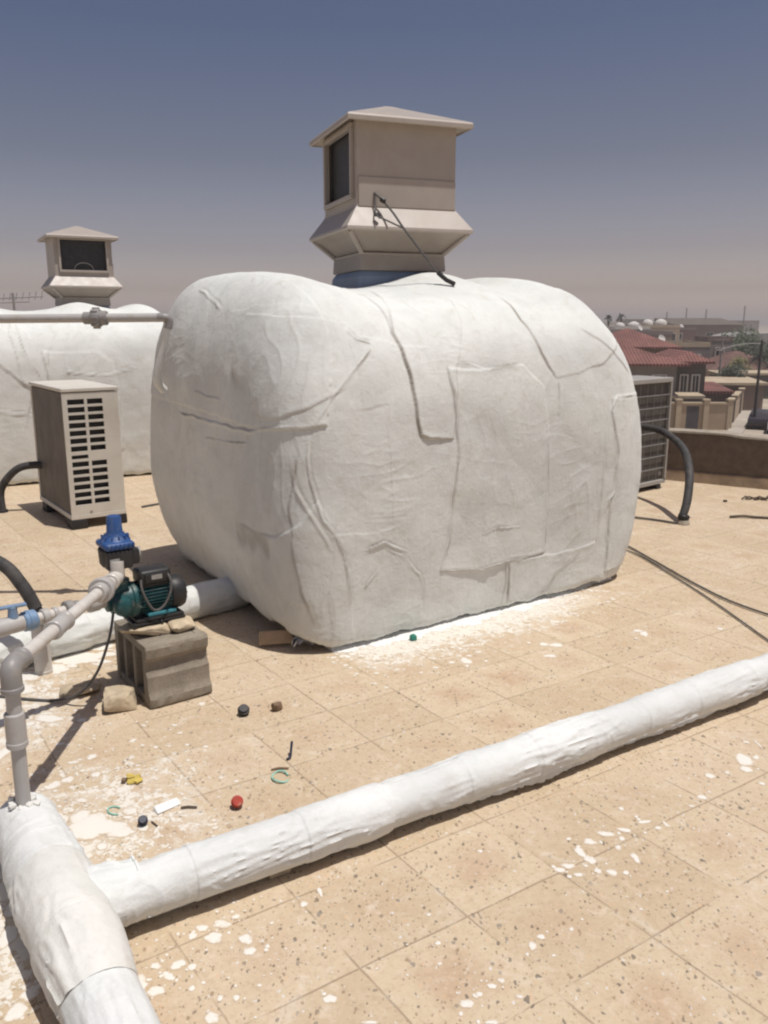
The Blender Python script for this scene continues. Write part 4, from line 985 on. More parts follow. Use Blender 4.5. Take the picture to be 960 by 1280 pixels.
for (x, y, rx, ry) in SPLATS:
    if rx > .09:
        for q in range(26): splat(x + rr.gauss(0, rx * .5), y + rr.gauss(0, ry * .5), rx * rr.uniform(.10, .34), ry * rr.uniform(.12, .34), 12)
        splat(x, y, rx * .85, ry * .8, 36)
        continue
    splat(x, y, rx * .9, ry * .9, 30)
    for q in range(rr.randint(0, 4)):
        a = rr.uniform(0, 6.28); k = rr.uniform(1.3, 3.2); s = rr.uniform(.12, .35)
        splat(x + rx * k * math.cos(a), y + ry * k * math.sin(a), rx * s, rx * s * rr.uniform(.8, 1.3), 9)
for (x, y, rx, ry) in ((-.93, 2.47, .075, .05), (-.99, 2.50, .05, .06), (-.87, 2.44, .05, .03), (-.98, 2.43, .045, .04), (-1.04, 2.53, .03, .05)): splat(x, y, rx, ry, 36)
# spatter thrown out along the tank's foot
fd = V((.826, .563)); fn = V((.563, -.826)); fo = V((-.31, 4.01))
for q in range(620):
    u_ = rr.uniform(-.05, 2.0) ** 1.0; w_ = .05 + abs(rr.gauss(0, .22)) * (1 - .3 * u_ / 2)
    p_ = fo + fd * u_ + fn * w_
    s = rr.choice((.003, .004, .005, .006, .009, .013)) * rr.uniform(.7, 1.2)
    splat(p_.x, p_.y, s * rr.uniform(1, 1.8), s, 8)
for q in range(260):
    x, y = rr.gauss(-1.0, .22), rr.gauss(2.65, .28)
    s = rr.choice((.002, .003, .004, .006, .009)); splat(x, y, s * rr.uniform(1, 1.7), s, 8)
for q in range(150):
    x, y = rr.gauss(-.45, .25), rr.gauss(1.95, .18)
    s = rr.choice((.002, .003, .004, .006)); splat(x, y, s * rr.uniform(1, 1.5), s, 8)
for q in range(130):
    x, y = rr.uniform(-1.0, 2.2), rr.uniform(1.6, 4.6)
    s = rr.choice((.002, .002, .003, .005)); splat(x, y, s * rr.uniform(1, 1.6), s, 8)
sp_ = m.build('paint_splatter', M['paint_worn'], angle=60)
at_ = sp_.data.attributes.new('cover', 'FLOAT', 'POINT'); at_.data.foreach_set('value', cov)
tag(sp_, 'dried white paint drops and puddles on the roof tiles', 'paint drops', kind='stuff')

# ------------------------------------------------------------------ litter
def single(name, m, mt, label, cat, loc=(0, 0, 0), rz=0, angle=35):
    o = m.build(name, mt, None, angle=angle); o.location = loc; o.rotation_euler = (0, 0, rz)
    return tag(o, label, cat)
cap_prof = lambda r, h: [(0, r * .96), (.002, r), (h * .45, r), (h * .5, r * 1.06), (h * .62, r * 1.06), (h * .66, r * .9), (h * .95, r * .86), (h, r * .8)]
def cap(name, mt, label, loc, r, h, tilt):
    m = MB(); m.lathe((0, 0, 0), (0, 0, 1), cap_prof(r, h), 24)
    for k in range(18):
        a = k * math.pi / 9; m.box((r * math.cos(a), r * math.sin(a), h * .25), (.003, .003, h * .42), rz=a)
    T = Matrix.Rotation(tilt, 4, 'X'); m.v = [tuple(T @ V(p)) for p in m.v]; zm = min(p[2] for p in m.v); m.v = [(p[0], p[1], p[2] - zm + .001) for p in m.v]
    return single(name, m, mt, label, 'bottle cap', loc, .3)
cap('bottle_cap', M['red'], 'red ribbed plastic cap lying tilted on the tiles', (-.513, 2.59, 0), .020, .028, .9)
cap('bottle_cap', M['navy'], 'small dark blue plastic cap among paint drops near the lagged tee', (-.811, 2.485, 0), .015, .026, .7)
cap('bottle_cap', M['black'], 'black plastic cap on the tiles right of the concrete block', (-.605, 3.285, 0), .024, .030, .5)
rock('stone_chip', (-.465, 3.33, .001), (.06, .04, .045), M['brownstone'], 'small brown stone chip beside the black cap', 'stone', .9, 44)
m = MB().tube([(0, 0, .006), (.012, .012, .008), (.014, .03, .03), (.016, .05, .055)], .005, 8, smooth=3); single('plastic_stick', m, M['navy'], 'short dark stick standing askew above the mint ring', 'stick', (-.375, 2.90, 0))
m = MB().tube([(  .030 * math.cos(k * .35) , .040 * math.sin(k * .35), .005 + .004 * math.sin(k * .7)) for k in range(17)], .0036, 8); single('plastic_ring', m, M['mint'], 'mint green broken plastic ring lying on the tiles', 'plastic ring', (-.385, 2.775, 0), .4)
m = MB().tube([(-.03, 0, .004), (.0, .006, .006), (.035, .004, .004)], .004, 6); single('plastic_strip', m, M['brownstone'], 'dark brown strip lying across the top of the mint ring', 'plastic strip', (-.395, 2.83, 0), .1)
m = MB().box((0, 0, .009), (.048, .042, .008), bev=.002, jit=.007); m.box((.016, -.016, .014), (.03, .024, .006), rz=.6, bev=.002, jit=.006); m.box((-.014, .012, .015), (.022, .026, .005), rz=.3, bev=.001, jit=.005); single('plastic_scrap', m, M['yellow'], 'crumpled yellow scrap on the tiles near the riser pipe', 'scrap', (-.922, 2.755, 0), .3)
m = MB().box((-.032, -.008, .010), (.016, .02, .014), bev=.003); single('plastic_crumb', m, M['brownstone'], 'dark crumb touching the left side of the yellow scrap', 'scrap', (-.925, 2.757, 0), .2)
m = MB().box((0, 0, .006), (.085, .04, .008), bev=.002, jit=.006); single('paint_flake', m, M['chip_white'], 'bright white loose paint flake beside the dark blue cap', 'paint flake', (-.755, 2.58, 0), .75)

m = MB().box((0, 0, .0145), (.032, .030, .026), bev=.004); m.box((0, 0, .030), (.02, .02, .006), bev=.002); single('plastic_clip', m, M['green'], 'small green plastic cube at the foot of the wrapped tank', 'plastic piece', (.155, 4.14, 0), .5)
m = MB().tube([(0, 0, .005), (.025, .003, .006), (.055, .0, .005)], .0045, 6); single('twig', m, M['twig'], 'short brown twig to the right of the white paint flake', 'twig', (-.705, 2.575, 0), .05)
m = MB().tube([(0, 0, .004), (.012, -.018, .005), (.02, -.03, .004)], .003, 6); single('twig', m, M['twig'], 'tiny dark twig beside the dark blue cap', 'twig', (-.785, 2.495, 0), .2)
m = MB().tube([(.02 * math.cos(k * .4), .03 * math.sin(k * .4), .004) for k in range(12)], .003, 6); single('plastic_ring', m, M['mint'], 'faint mint ring near the big paint puddle by the lagged tee', 'plastic ring', (-.93, 2.56, 0), .9)
m = MB().tube([(0, 0, .006), (.03, .004, .010), (.06, .018, .006)], .006, 6); single('twig', m, M['twig'], 'brown twig lying where the long pipe meets the tee', 'twig', (-.79, 2.20, 0), .2)
m = MB().tube([(-.06, 0, .012), (.05, .0, .018), (.14, -.02, .014), (.28, -.05, .012), (.5, -.12, .012)], .011, 8, smooth=4); single('dry_branch', m, M['twig'], 'long dark dry branch on the tiles at the right edge', 'branch', (3.04, 6.95, 0), 0)
m = MB()
for k in range(7): m.tube([(k * .035, rr.uniform(-.02, .02), .008), (k * .035 + rr.uniform(.03, .09), rr.uniform(-.05, .05), .03), (k * .035 + rr.uniform(.05, .12), rr.uniform(-.05, .05), .012)], .008, 6)
single('dry_leaves', m, M['twig'], 'small heap of dark dry leaves near the parapet at the right', 'leaves', (3.40, 7.69, 0), 0)
m = MB().box((0, 0, .012), (.03, .025, .02), bev=.005, jit=.004); single('clod', m, M['twig'], 'lone dark clod left of the heap of dry leaves', 'clod', (3.2, 7.60, 0))
for i, (pts_, lab) in enumerate((([(1.60, 6.40, .012), (1.80, 6.07, .012), (1.90, 5.6, .012), (1.99, 5.1, .012), (2.10, 4.7, .012), (2.32, 4.35, .012), (2.7, 3.95, .012)], 'upper of two dark cables that run from behind the tank to the right edge'),
                                 ([(1.55, 6.22, .010), (1.80, 5.86, .010), (1.91, 5.3, .010), (1.98, 4.75, .010), (2.03, 4.11, .010), (2.08, 3.6, .010)], 'lower, thinner of two dark cables from behind the tank to the right edge'),
                                 ([(1.7, 7.35, .012), (2.0, 7.08, .012), (2.14, 6.93, .014), (2.30, 6.84, .012), (2.44, 6.72, .012)], 'thin dark cable from behind the tank to the foot of the black hose'))):
    m = MB().tube(pts_, (.0065, .005, .009)[i], 8, smooth=10); tag(m.build('ground_cable', M['cable']), lab, 'cable', 'cables lying on the tiles')
m = MB().tube([(-2.2, 7.35, .010), (-2.0, 7.55, .010), (-1.7, 7.75, .010), (-1.3, 7.9, .010)], .010, 8, smooth=8); tag(m.build('ground_cable', M['cable']), 'thin cable on the tiles between the slotted air conditioner and the near tank', 'cable', 'cables lying on the tiles')
# odds and ends under the lifted skirt of the tank
bo = MB().box((0, 0, .035), (.17, .02, .07), bev=.003, M=Matrix.Rotation(-.5, 4, 'X')); single('wood_offcut', bo, M['board'], 'tan board offcut leaning under the lifted left skirt of the near tank', 'board', (-.565, 4.06, .012), .15)
m = MB()
for k in range(6): m.box((rr.uniform(-.05, .05), rr.uniform(-.02, .02), .02 + rr.uniform(0, .03)), (.06, .004, .03), rz=rr.uniform(0, 3), M=Matrix.Rotation(rr.uniform(-1, 1), 4, 'X'), jit=.008)
single('foil_scrap', m, M['foil'], 'crumpled silver foil under the front left corner of the near tank', 'foil', (-.43, 4.0, .02), 0)

# stay wire of the big cooler
gw = thing('stay_wire', (.10, 5.10, 1.95), 0, 'dark looped stay wire tied across the lower front of the near roof cooler', 'wire')
m = MB().tube([(-.057, 5.155, 2.386), (-.005, 5.135, 2.338), (.055, 5.07, 2.262), (.115, 4.99, 2.168), (.215, 4.97, 2.04), (.318, 4.97, 1.913), (.345, 4.98, 1.895)], .0065, 8, smooth=4)
m.build('wire', M['cable'], gw, local=False)
m = MB().tube([(-.057, 5.155, 2.386), (-.052, 5.13, 2.30), (-.042, 5.07, 2.252), (.03, 5.03, 2.212), (.115, 4.99, 2.170)], .005, 8, smooth=4); m.build('wire_loop', M['cable'], gw, local=False)
m = MB().tube([(.31, 4.965, 1.925), (.36, 4.97, 1.885), (.41, 4.98, 1.862)], .013, 10); m.build('end_sleeve', M['black'], gw, local=False)
MB().lathe((-.02, 5.13, 2.352), (.6, -.3, -.5), [(0, .008), (.006, .015), (.03, .015), (.036, .008)], 10).build('clamp', M['black'], gw, local=False)
MB().lathe((-.055, 5.09, 2.260), (.8, -.2, -.2), [(0, .007), (.005, .012), (.03, .012), (.035, .007)], 10).build('clamp', M['black'], gw, local=False)

# television aerial beyond the left tank
an = thing('tv_aerial', (-5.2, 12.0, 0), 0, 'thin television aerial on a mast behind the left wrapped tank', 'aerial')
MB().tube([(0, 0, 0), (0, 0, 2.04)], .018, 8).build('mast', M['steel'], an)
m = MB().tube([(-.34, 0, 1.96), (.36, .15, 2.0)], .012, 6)
for k in range(9):
    t = k / 8; x = -.32 + .66 * t; m.tube([(x, .15 * t - .02, 1.93 + .03 * t), (x + .01, .15 * t + .02, 2.02 + .05 * t)], .007, 5)
m.tube([(-.30, -.1, 1.90), (.25, -.05, 1.92)], .010, 6); m.build('aerial_boom', M['steel'], an)

# ------------------------------------------------------------------ the town beyond the parapet
def cmat(n, c, v=.1): return mat(n, c, .85, v, .5, dirt=tuple(x * .7 for x in c), dirt_amt=.5, dscale=.25)
W = {'grey': cmat('render_grey', (.24, .215, .195)), 'cream': cmat('render_cream', (.42, .34, .24)), 'brown': cmat('render_brown', (.20, .15, .125)), 'sand': cmat('render_sand', (.36, .28, .20)),
     'mauve': cmat('render_mauve', (.19, .155, .15)), 'white': cmat('render_white', (.55, .52, .48)), 'darkwall': cmat('stone_dark', (.11, .10, .09)),
     'red': cmat('roof_red', (.20, .085, .070), .15), 'redbrown': cmat('roof_redbrown', (.16, .085, .07), .15), 'olive': cmat('roof_olive', (.11, .09, .07)), 'roofgrey': cmat('roof_grey', (.30, .29, .28))}
def roof_tiles(n, c):
    t = NT(n); v = t.obj(); w1 = t.node('ShaderNodeTexWave', wave_type='BANDS', bands_direction='X'); t.put(w1.inputs[0], v); w1.inputs['Scale'].default_value = 1.1; w1.inputs['Distortion'].default_value = .3
    w2 = t.node('ShaderNodeTexWave', wave_type='BANDS', bands_direction='Y'); t.put(w2.inputs[0], v); w2.inputs['Scale'].default_value = .9
    a, _ = t.noise(v, .6, 5, .65); cc = t.mix(t.ramp(a, .3, .7), tuple(x * .75 for x in c), tuple(x * 1.25 for x in c))
    b, _ = t.noise(v, 5, 3, .6); cc = t.mix(t.math('MULTIPLY', t.ramp(b, .5, .7), .35), cc, tuple(x * .6 for x in c))
    t.put(t.b.inputs['Base Color'], cc); t.b.inputs['Roughness'].default_value = .85
    t.put(t.b.inputs['Normal'], t.bump(t.math('ADD', w1.outputs[1], t.math('MULTIPLY', w2.outputs[1], .5)), .8, .12)); return t.m
W['red'] = roof_tiles('red_roof_tiles', (.20, .085, .070)); W['redbrown'] = roof_tiles('dull_red_roof_tiles', (.16, .085, .07))
W['glass'] = mat('window_glass', (.03, .034, .04), .25, .1, 2)
W['gate'] = mat('gate_paint', (.065, .06, .065), .6, .15, 2); W['gateblue'] = mat('gate_blue', (.09, .11, .17), .6, .15, 2)
GZ = -7.02
def frame3(o, ang):
    c, s = math.cos(ang), math.sin(ang)
    return lambda x, y, z: (o[0] + c * x - s * y, o[1] + s * x + c * y, z)
def building(name, label, cat, o, ang, w, d, h, wall, roof=None, style='flat', rh=1.6, eave=.6, wins=(), z0=GZ, group='buildings of the town'):
    """local origin: near left corner on the ground; x along the near face; wins: (face, x, z, w, h)"""
    t = thing(name, (o[0], o[1], z0), ang, label, cat, group)
    m = MB(); m.box((w / 2, d / 2, h / 2), (w, d, h)); m.build('wall', wall, t, smooth=False)
    e = eave
    if style == 'flat':
        m = MB(); pt = .25
        for (cx, cy, sx, sy) in ((w / 2, .1, w + .1, .3), (w / 2, d - .1, w + .1, .3), (.1, d / 2, .3, d - .5), (w - .1, d / 2, .3, d - .5)): m.box((cx, cy, h + .3), (sx, sy, .6))
        m.build('roof_parapet', roof or wall, t, smooth=False)
    elif style == 'hip':
        q = lambda a, z: [(-a, -a, z), (w + a, -a, z), (w + a, d + a, z), (-a, d + a, z)]
        i = min(w, d) / 2 - .1
        m = MB(); m.loft([q(e, h + .01), q(e, h + .22), q(-i, h + .22 + rh)]); m.build('roof', roof, t, smooth=False)
    elif style == 'shed':
        m = MB(); m.loft([[(-e, -e, h + .01), (w + e, -e, h + .01), (w + e, -e, h + .25), (-e, -e, h + .25)], [(-e, d + e, h + .01), (w + e, d + e, h + .01), (w + e, d + e, h + rh), (-e, d + e, h + rh)]]); m.build('roof', roof, t, smooth=False)
    elif style == 'barrel':
        m = MB(); ringa = [(w / 2 - (w / 2 + e) * math.cos(math.pi * k / 12), h + .01 + rh * math.sin(math.pi * k / 12)) for k in range(13)]
        m.loft([[(x, -e, z) for x, z in ringa], [(x, d + e, z) for x, z in ringa]]); m.build('roof', roof, t, angle=40)
    for (f, x, z, ww, wh) in wins:
        fr = MB(); b = .12
        def P_(a, off, zz, sa, so, sz):
            if f == 'F': fr.box((a, -off, zz), (sa, so, sz))
            elif f == 'L': fr.box((-off, a, zz), (so, sa, sz))
            else: fr.box((w + off, a, zz), (so, sa, sz))
        P_(x - ww / 2 - b / 2, .05, z, b, .14, wh + 2 * b); P_(x + ww / 2 + b / 2, .05, z, b, .14, wh + 2 * b)
        P_(x, .05, z + wh / 2 + b / 2, ww - .002, .14, b); P_(x, .05, z - wh / 2 - b / 2, ww - .002, .14, b); P_(x, .05, z, .06, .10, wh - .002)
        wn = fr.build('window', W['white'], t, smooth=False)
        fr = MB(); P_(x, .015, z, ww - .004, .02, wh - .004); fr.build('pane', W['glass'], wn, smooth=False)
    return t
def at(px, Y): return (px - 480) / 1036 * Y * 1.0
DEP = lambda px, Y: ((px - 480) / 1036 * (Y * .9746 + .0), Y)      # rough bearing used when the plots were laid out

# red roofed house nearest the parapet
h1 = building('house', 'house with a large red hipped roof and grey walls, nearest beyond the parapet', 'house', (13.5, 72.0), R(-5), 11.3, 13, 5.0, W['grey'], W['red'], 'hip', 2.0, .9,
              [('F', 9.9, 3.4, 1.0, 1.6), ('F', 7.0, 3.0, 1.4, 1.6), ('R', 3.0, 3.2, 1.2, 1.6), ('R', 8, 3.2, 1.2, 1.6)])
MB().box((10.2, -.9, 1.9), (2.2, 1.6, .25)).build('balcony', W['cream'], h1, smooth=False)
for x in (9.3, 11.1): MB().box((x, -1.5, 1.0), (.3, .3, 1.7)).build('column', W['cream'], h1, smooth=False)
MB().box((5.2, -.02, 2.5), (3.0, .1, 4.9)).build('stone_pilaster', W['darkwall'], h1, smooth=False)
h1b = building('house', 'dark stone house wing at the right end of the red roofed house', 'house', (25.4, 73.0), R(-5), 2.5, 9, 5.1, W['darkwall'], W['red'], 'hip', .8, .6, [('F', .7, 3.2, .5, 1.8), ('F', 1.7, 3.2, .5, 1.8)])
h2 = building('house', 'house with a small red hipped roof just behind the nearest red roof', 'house', (23.0, 92.0), R(-6), 8.2, 9, 5.8, W['brown'], W['red'], 'hip', 1.9, .8, [('F', 2, 4, 1.2, 1.6), ('F', 6, 4, 1.2, 1.6)])
h3 = building('house', 'house with a red roof touching the outline of the tank', 'house', (18.0, 96.0), R(-8), 8.0, 12, 6.6, W['mauve'], W['red'], 'hip', 2.4, .7, [('F', 5, 4, 1.2, 1.6)])
h4 = building('apartment_block', 'dark mauve block with a pale flat roof edge in the middle of the town', 'apartment block', (32.5, 112.0), R(-4), 10.5, 12, 5.4, W['mauve'], W['cream'], 'flat', wins=[('F', 2, 3.6, 1.4, 1.5), ('F', 5.2, 3.6, 1.4, 1.5), ('F', 8.6, 3.6, 1.4, 1.5)])
for x in (9.2, 10.1): pass
h4b = building('stair_tower', 'grey stair tower with pale corner strips beside the mauve block', 'tower', (43.3, 113.0), R(-4), 3.2, 6, 6.1, W['grey'], W['brown'], 'flat', wins=[('F', 1.6, 3.6, 1.0, 3.2)])
h5 = building('house', 'low house with a long dull red gable roof beside the street', 'house', (41.5, 106.0), R(-2), 9.2, 10, 2.6, W['sand'], W['redbrown'], 'hip', 2.1, .7, [('F', 2, 1.5, 1.4, 1.2), ('F', 5, 1.5, 1.4, 1.2), ('F', 7.6, 1.5, 1.2, 1.2)])
h6 = building('apartment_block', 'sand coloured block with white domed water tanks on its flat roof', 'apartment block', (60.0, 200.0), R(-4), 9.5, 14, 7.3, W['sand'], W['cream'], 'flat', wins=[('F', 1.8, 5, 1.6, 1.8), ('F', 4.8, 5, 1.6, 1.8), ('F', 7.8, 5, 1.6, 1.8), ('F', 1.8, 2, 1.6, 1.8), ('F', 4.8, 2, 1.6, 1.8)])
h7 = building('warehouse', 'wide brown warehouse with a sloping roof on the skyline', 'warehouse', (80.0, 232.0), R(-3), 17.5, 20, 7.6, W['brown'], W['olive'], 'shed', 2.1, .8, [('F', 4, 5, 2, 1.5), ('F', 9, 5, 2, 1.5), ('F', 13.5, 5, 2, 1.5)])
h8 = building('hall', 'pale hall with a grey barrel roof at the right edge of the skyline', 'hall', (65.0, 158.0), R(-6), 14, 18, 4.6, W['sand'], W['roofgrey'], 'barrel', 2.0, .4, [('F', 3, 3, 1.4, 1.6), ('F', 7, 3, 1.4, 1.6), ('F', 11, 3, 1.4, 1.6)])
h9 = building('house', 'reddish house between the sand coloured block and the warehouse', 'house', (69.5, 214.0), R(-3), 9, 10, 6.6, W['redbrown'], W['brown'], 'flat', wins=[('F', 2, 5, 1.2, 1.5), ('F', 5, 5, 1.2, 1.5)])
h10 = building('house', 'low brown house in front of the sand coloured block', 'house', (41.0, 150.0), R(-5), 9.8, 9, 6.4, W['brown'], W['mauve'], 'flat', wins=[('F', 2, 5, 1.4, 1.5), ('F', 6, 5, 1.4, 1.5)])
h11 = building('house', 'white house with a blue grey band near the palms', 'house', (48.5, 178.0), R(-4), 7.2, 9, 7.1, W['roofgrey'], W['white'], 'flat', wins=[('F', 2, 5, 1.4, 1.5), ('F', 5, 5, 1.4, 1.5)])
h12 = building('house', 'long sand coloured house right of the tall green tree', 'house', (58.0, 140.0), R(-6), 12, 9, 4.4, W['sand'], W['olive'], 'flat', wins=[('F', 2, 3, 1.4, 1.2), ('F', 6, 3, 1.4, 1.2)])
far = [(300, 74, 9, 8.0, 'white', 'pale far block left of the warehouse on the horizon'), (330, 92, 8, 8.9, 'grey', 'grey far block just left of the aerial masts'), (360, 128, 12, 8.4, 'sand', 'sandy far block above the warehouse roof'),
       (320, 150, 10, 8.2, 'white', 'whitish far block right of the warehouse on the horizon'), (400, 112, 10, 9.2, 'mauve', 'mauve far block behind the sand coloured one'), (420, 172, 13, 8.6, 'grey', 'grey far block over the barrel roofed hall'),
       (340, 104, 9, 7.8, 'brown', 'brown far block behind the domed water tanks'), (450, 150, 16, 9.0, 'sand', 'broad sandy block farthest away on the skyline'), (380, 178, 12, 8.8, 'white', 'white far block at the right end of the skyline')]
for (Y, X, w_, h_, wm, lab) in far:
    building('far_building', lab, 'building', (X, Y), R(-4), w_, 10, h_, W[wm], None, 'flat', wins=[('F', w_ * .3, h_ - 1.8, 1.4, 1.4), ('F', w_ * .7, h_ - 1.8, 1.4, 1.4)])
def dome(label, c, r, h):
    m = MB(); m.lathe(c, (0, 0, 1), [(0, r * .94), (h * .05, r), (h * .45, r), (h * .62, r * .95), (h * .8, r * .75), (h * .93, r * .42), (h, r * .12)], 20)
    tag(m.build('roof_tank', W['white'], None, angle=50), label, 'water tank', 'white tanks on the far roofs')
dome('left one of two white domed tanks on the sand coloured block', (63.3, 204, GZ + 7.32), 1.25, 1.9)
dome('right one of two white domed tanks on the sand coloured block', (66.4, 204, GZ + 7.32), 1.45, 2.0)
dome('left one of two white tanks on the white house by the palms', (50.3, 181, GZ + 7.12), 1.0, 1.4)
dome('right one of two white tanks on the white house by the palms', (53.2, 181, GZ + 7.12), 1.25, 1.6)

# satellite dishes and boxes on the flat roofs
def dish(label, p, s, rz):
    t = thing('satellite_dish', p, rz, label, 'satellite dish', 'satellite dishes on the far roofs')
    MB().tube([(0, 0, 0), (0, 0, 1.0 * s)], .05, 6).build('mast', W['grey'], t)
    m = MB(); m.lathe((0, -.1 * s, 1.1 * s), (0, -1, .6), [(-.12 * s, .02), (-.10 * s, .25 * s), (-.04 * s, .45 * s), (.04 * s, .6 * s), (.05 * s, .6 * s), (-.02 * s, .44 * s)], 16, caps=False); m.build('bowl', W['white'], t)
for k, (lab, p, s) in enumerate((('satellite dish at the left of the mauve block roof', (34.5, 114, GZ + 5.45), 1.0), ('satellite dish in the middle of the mauve block roof', (38.0, 116, GZ + 5.45), .9), ('satellite dish on the low brown house roof', (46.0, 153, GZ + 6.45), 1.1),
                                ('satellite dish on the long sand coloured house', (62.0, 143, GZ + 4.45), 1.0), ('satellite dish on the reddish house roof', (73.0, 217, GZ + 6.65), 1.2))):
    dish(lab, p, s, .4 * k)
for lab, p in (('white tank on the long sand coloured house', (66.5, 144, GZ + 4.45)), ('white tank on the reddish house roof', (76.5, 219, GZ + 6.65))):
    dome(lab, p, .8, 1.3)

# walled yards along the street, seen over the parapet
cw = thing('compound_wall', (S0.x, S0.y, GZ), 0, 'sandy compound wall with dark gates running along the left side of the street', 'wall')
Z = lambda z: z
def along(a, b, z): 
    q = sd * a + sn * b
    return (q.x, q.y, z)
sang = math.atan2(sd.y, sd.x)
def sbox(m, a0, a1, b0, b1, z0, z1):
    c = sd * ((a0 + a1) / 2) + sn * ((b0 + b1) / 2); m.box((c.x, c.y, (z0 + z1) / 2), (a1 - a0, b1 - b0, z1 - z0), rz=sang)
m = MB(); gates = [(3.0, 5.2), (10.5, 13.5), (20, 23), (30, 34), (38, 40)]; a = 0
for g0, g1 in gates + [(48, 48)]: sbox(m, a, g0, -.3, 0, 0, 2.25); a = g1
fa = math.atan2(-.05, 1)
m.box((-4.9, .2, 1.05), (9.2, .3, 2.1), rz=fa)
m.build('wall', W['sand'], cw, smooth=False)
m = MB()
a = 0
for g0, g1 in gates + [(48, 48)]: sbox(m, a, g0, -.42, .1, 2.252, 2.40); a = g1
m.box((-4.9, .2, 2.18), (9.2, .5, .14), rz=fa)
m.build('coping', W['cream'], cw, smooth=False)
for k, (g0, g1) in enumerate(gates):
    m = MB(); sbox(m, g0 + .02, g1 - .02, -.22, -.12, .05, 2.1); m.build('gate', W['gateblue'] if k == 3 else W['gate'], cw, smooth=False)
for (x0, x1) in ((-3.6, -2.6), (-6.2, -5.0), (-1.5, -.5)):
    m = MB(); m.box(((x0 + x1) / 2, .01, 1.0), (x1 - x0, .12, 1.9), rz=fa); m.build('gate', W['gate'], cw, smooth=False)
for x0 in (-9.3, -7.1, -4.3, -2.05, -.1):
    m = MB(); m.box((x0, .0, 1.2), (.42, .52, 2.4), rz=fa); m.box((x0, .0, 2.46), (.54, .64, .12), rz=fa); m.build('pilaster', W['cream'], cw, smooth=False)
building('yard_shed', 'low shed with a pale sloping roof inside the first walled yard', 'shed', (22.3, 71.0), R(-3), 4.6, 3.5, 2.3, W['mauve'], W['cream'], 'shed', .5, .3, group='sheds in the walled yards')
building('yard_shed', 'low shed with a red roof at the street side of the first yard', 'shed', (28.2, 74.5), R(-3), 2.6, 5, 2.4, W['brown'], W['red'], 'shed', .7, .3, group='sheds in the walled yards')
building('yard_shed', 'long shed with a pale roof edge in the second yard', 'shed', (32.0, 82.0), R(-3), 5.2, 5, 2.6, W['brown'], W['cream'], 'shed', .5, .3, group='sheds in the walled yards')
building('yard_shed', 'narrow shed with a pale roof edge in front of the dull red gable roof', 'shed', (38.3, 96.0), R(-3), 7.5, 3, 2.7, W['darkwall'], W['cream'], 'shed', .4, .3, group='sheds in the walled yards')

# trees
def leafmat(n, c):
    t = NT(n); v = t.obj(); f, _ = t.noise(v, 1.2, 3)
    t.put(t.b.inputs['Base Color'], t.mix(t.ramp(f, .3, .7), tuple(x * .6 for x in c), tuple(x * 1.4 for x in c))); t.b.inputs['Roughness'].default_value = .7
    return t.m
LF = [leafmat('leaves_dark', (.032, .042, .022)), leafmat('leaves_green', (.05, .07, .03)), leafmat('leaves_yellow', (.16, .15, .05))]
BARK = mat('bark', (.11, .08, .06), .9, .2, 4)
def tree(label, x, y, h, r, lm, seed, th=None, squash=.8, n=2600):
    rr = random.Random(seed); t = thing('tree', (x, y, GZ), 0, label, 'tree', 'trees of the town')
    th = th or h * .35; m = MB(); m.tube([(0, 0, 0), (.08 * r, 0, th * .6), (0, .05 * r, h - r * squash)], [.10 * r, .075 * r, .04 * r], 8, smooth=3)
    cl = []
    for k in range(15):
        a = rr.uniform(0, 6.28); q = rr.uniform(.1, .8) * r; z = h - r * squash + rr.uniform(-.65, .7) * r * squash
        c = V((q * math.cos(a), q * math.sin(a), z)); cl.append((c, rr.uniform(.25, .48) * r))
        if k < 7: m.tube([(0, 0, th * rr.uniform(.7, 1.1)), c * .6 + V((0, 0, th * .3)), c], [.045 * r, .03 * r, .012 * r], 5)
    m.build('trunk', BARK, t)
    m = MB()
    for k in range(n):
        c, cr = rr.choice(cl); d = V((rr.gauss(0, 1), rr.gauss(0, 1), rr.gauss(0, 1))).normalized() * cr * rr.random() ** .45
        p = c + d; s = r * rr.uniform(.035, .075)
        u = V((rr.gauss(0, 1), rr.gauss(0, 1), rr.gauss(0, 1))).normalized(); w = u.orthogonal().normalized()
        m.add([p - u * s, p + w * s * .55, p + u * s, p - w * s * .55], [(0, 1, 2, 3)])
    m.build('crown', lm, t, smooth=False)
tree('broad green tree in front of the brown warehouse', 56.5, 134, 7.6, 4.0, LF[1], 1)
tree('rounded green tree right of the grey stair tower', 49.3, 116, 7.0, 2.6, LF[1], 2)
tree('dark tree beside the street lamp', 48.6, 108, 6.0, 3.2, LF[0], 3)
tree('dark low tree behind the dull red gable roof', 45.0, 116, 5.0, 2.3, LF[0], 4)
tree('yellowish bush left of the dark trees', 43.6, 103.5, 4.6, 1.6, LF[2], 5, th=.8)
tree('dark bush behind the right wing of the red roofed house', 36.5, 88, 4.3, 2.2, LF[0], 6, th=.8)
tree('dark tree at the right edge behind the lamp post', 55.0, 118, 6.2, 3.2, LF[0], 8)
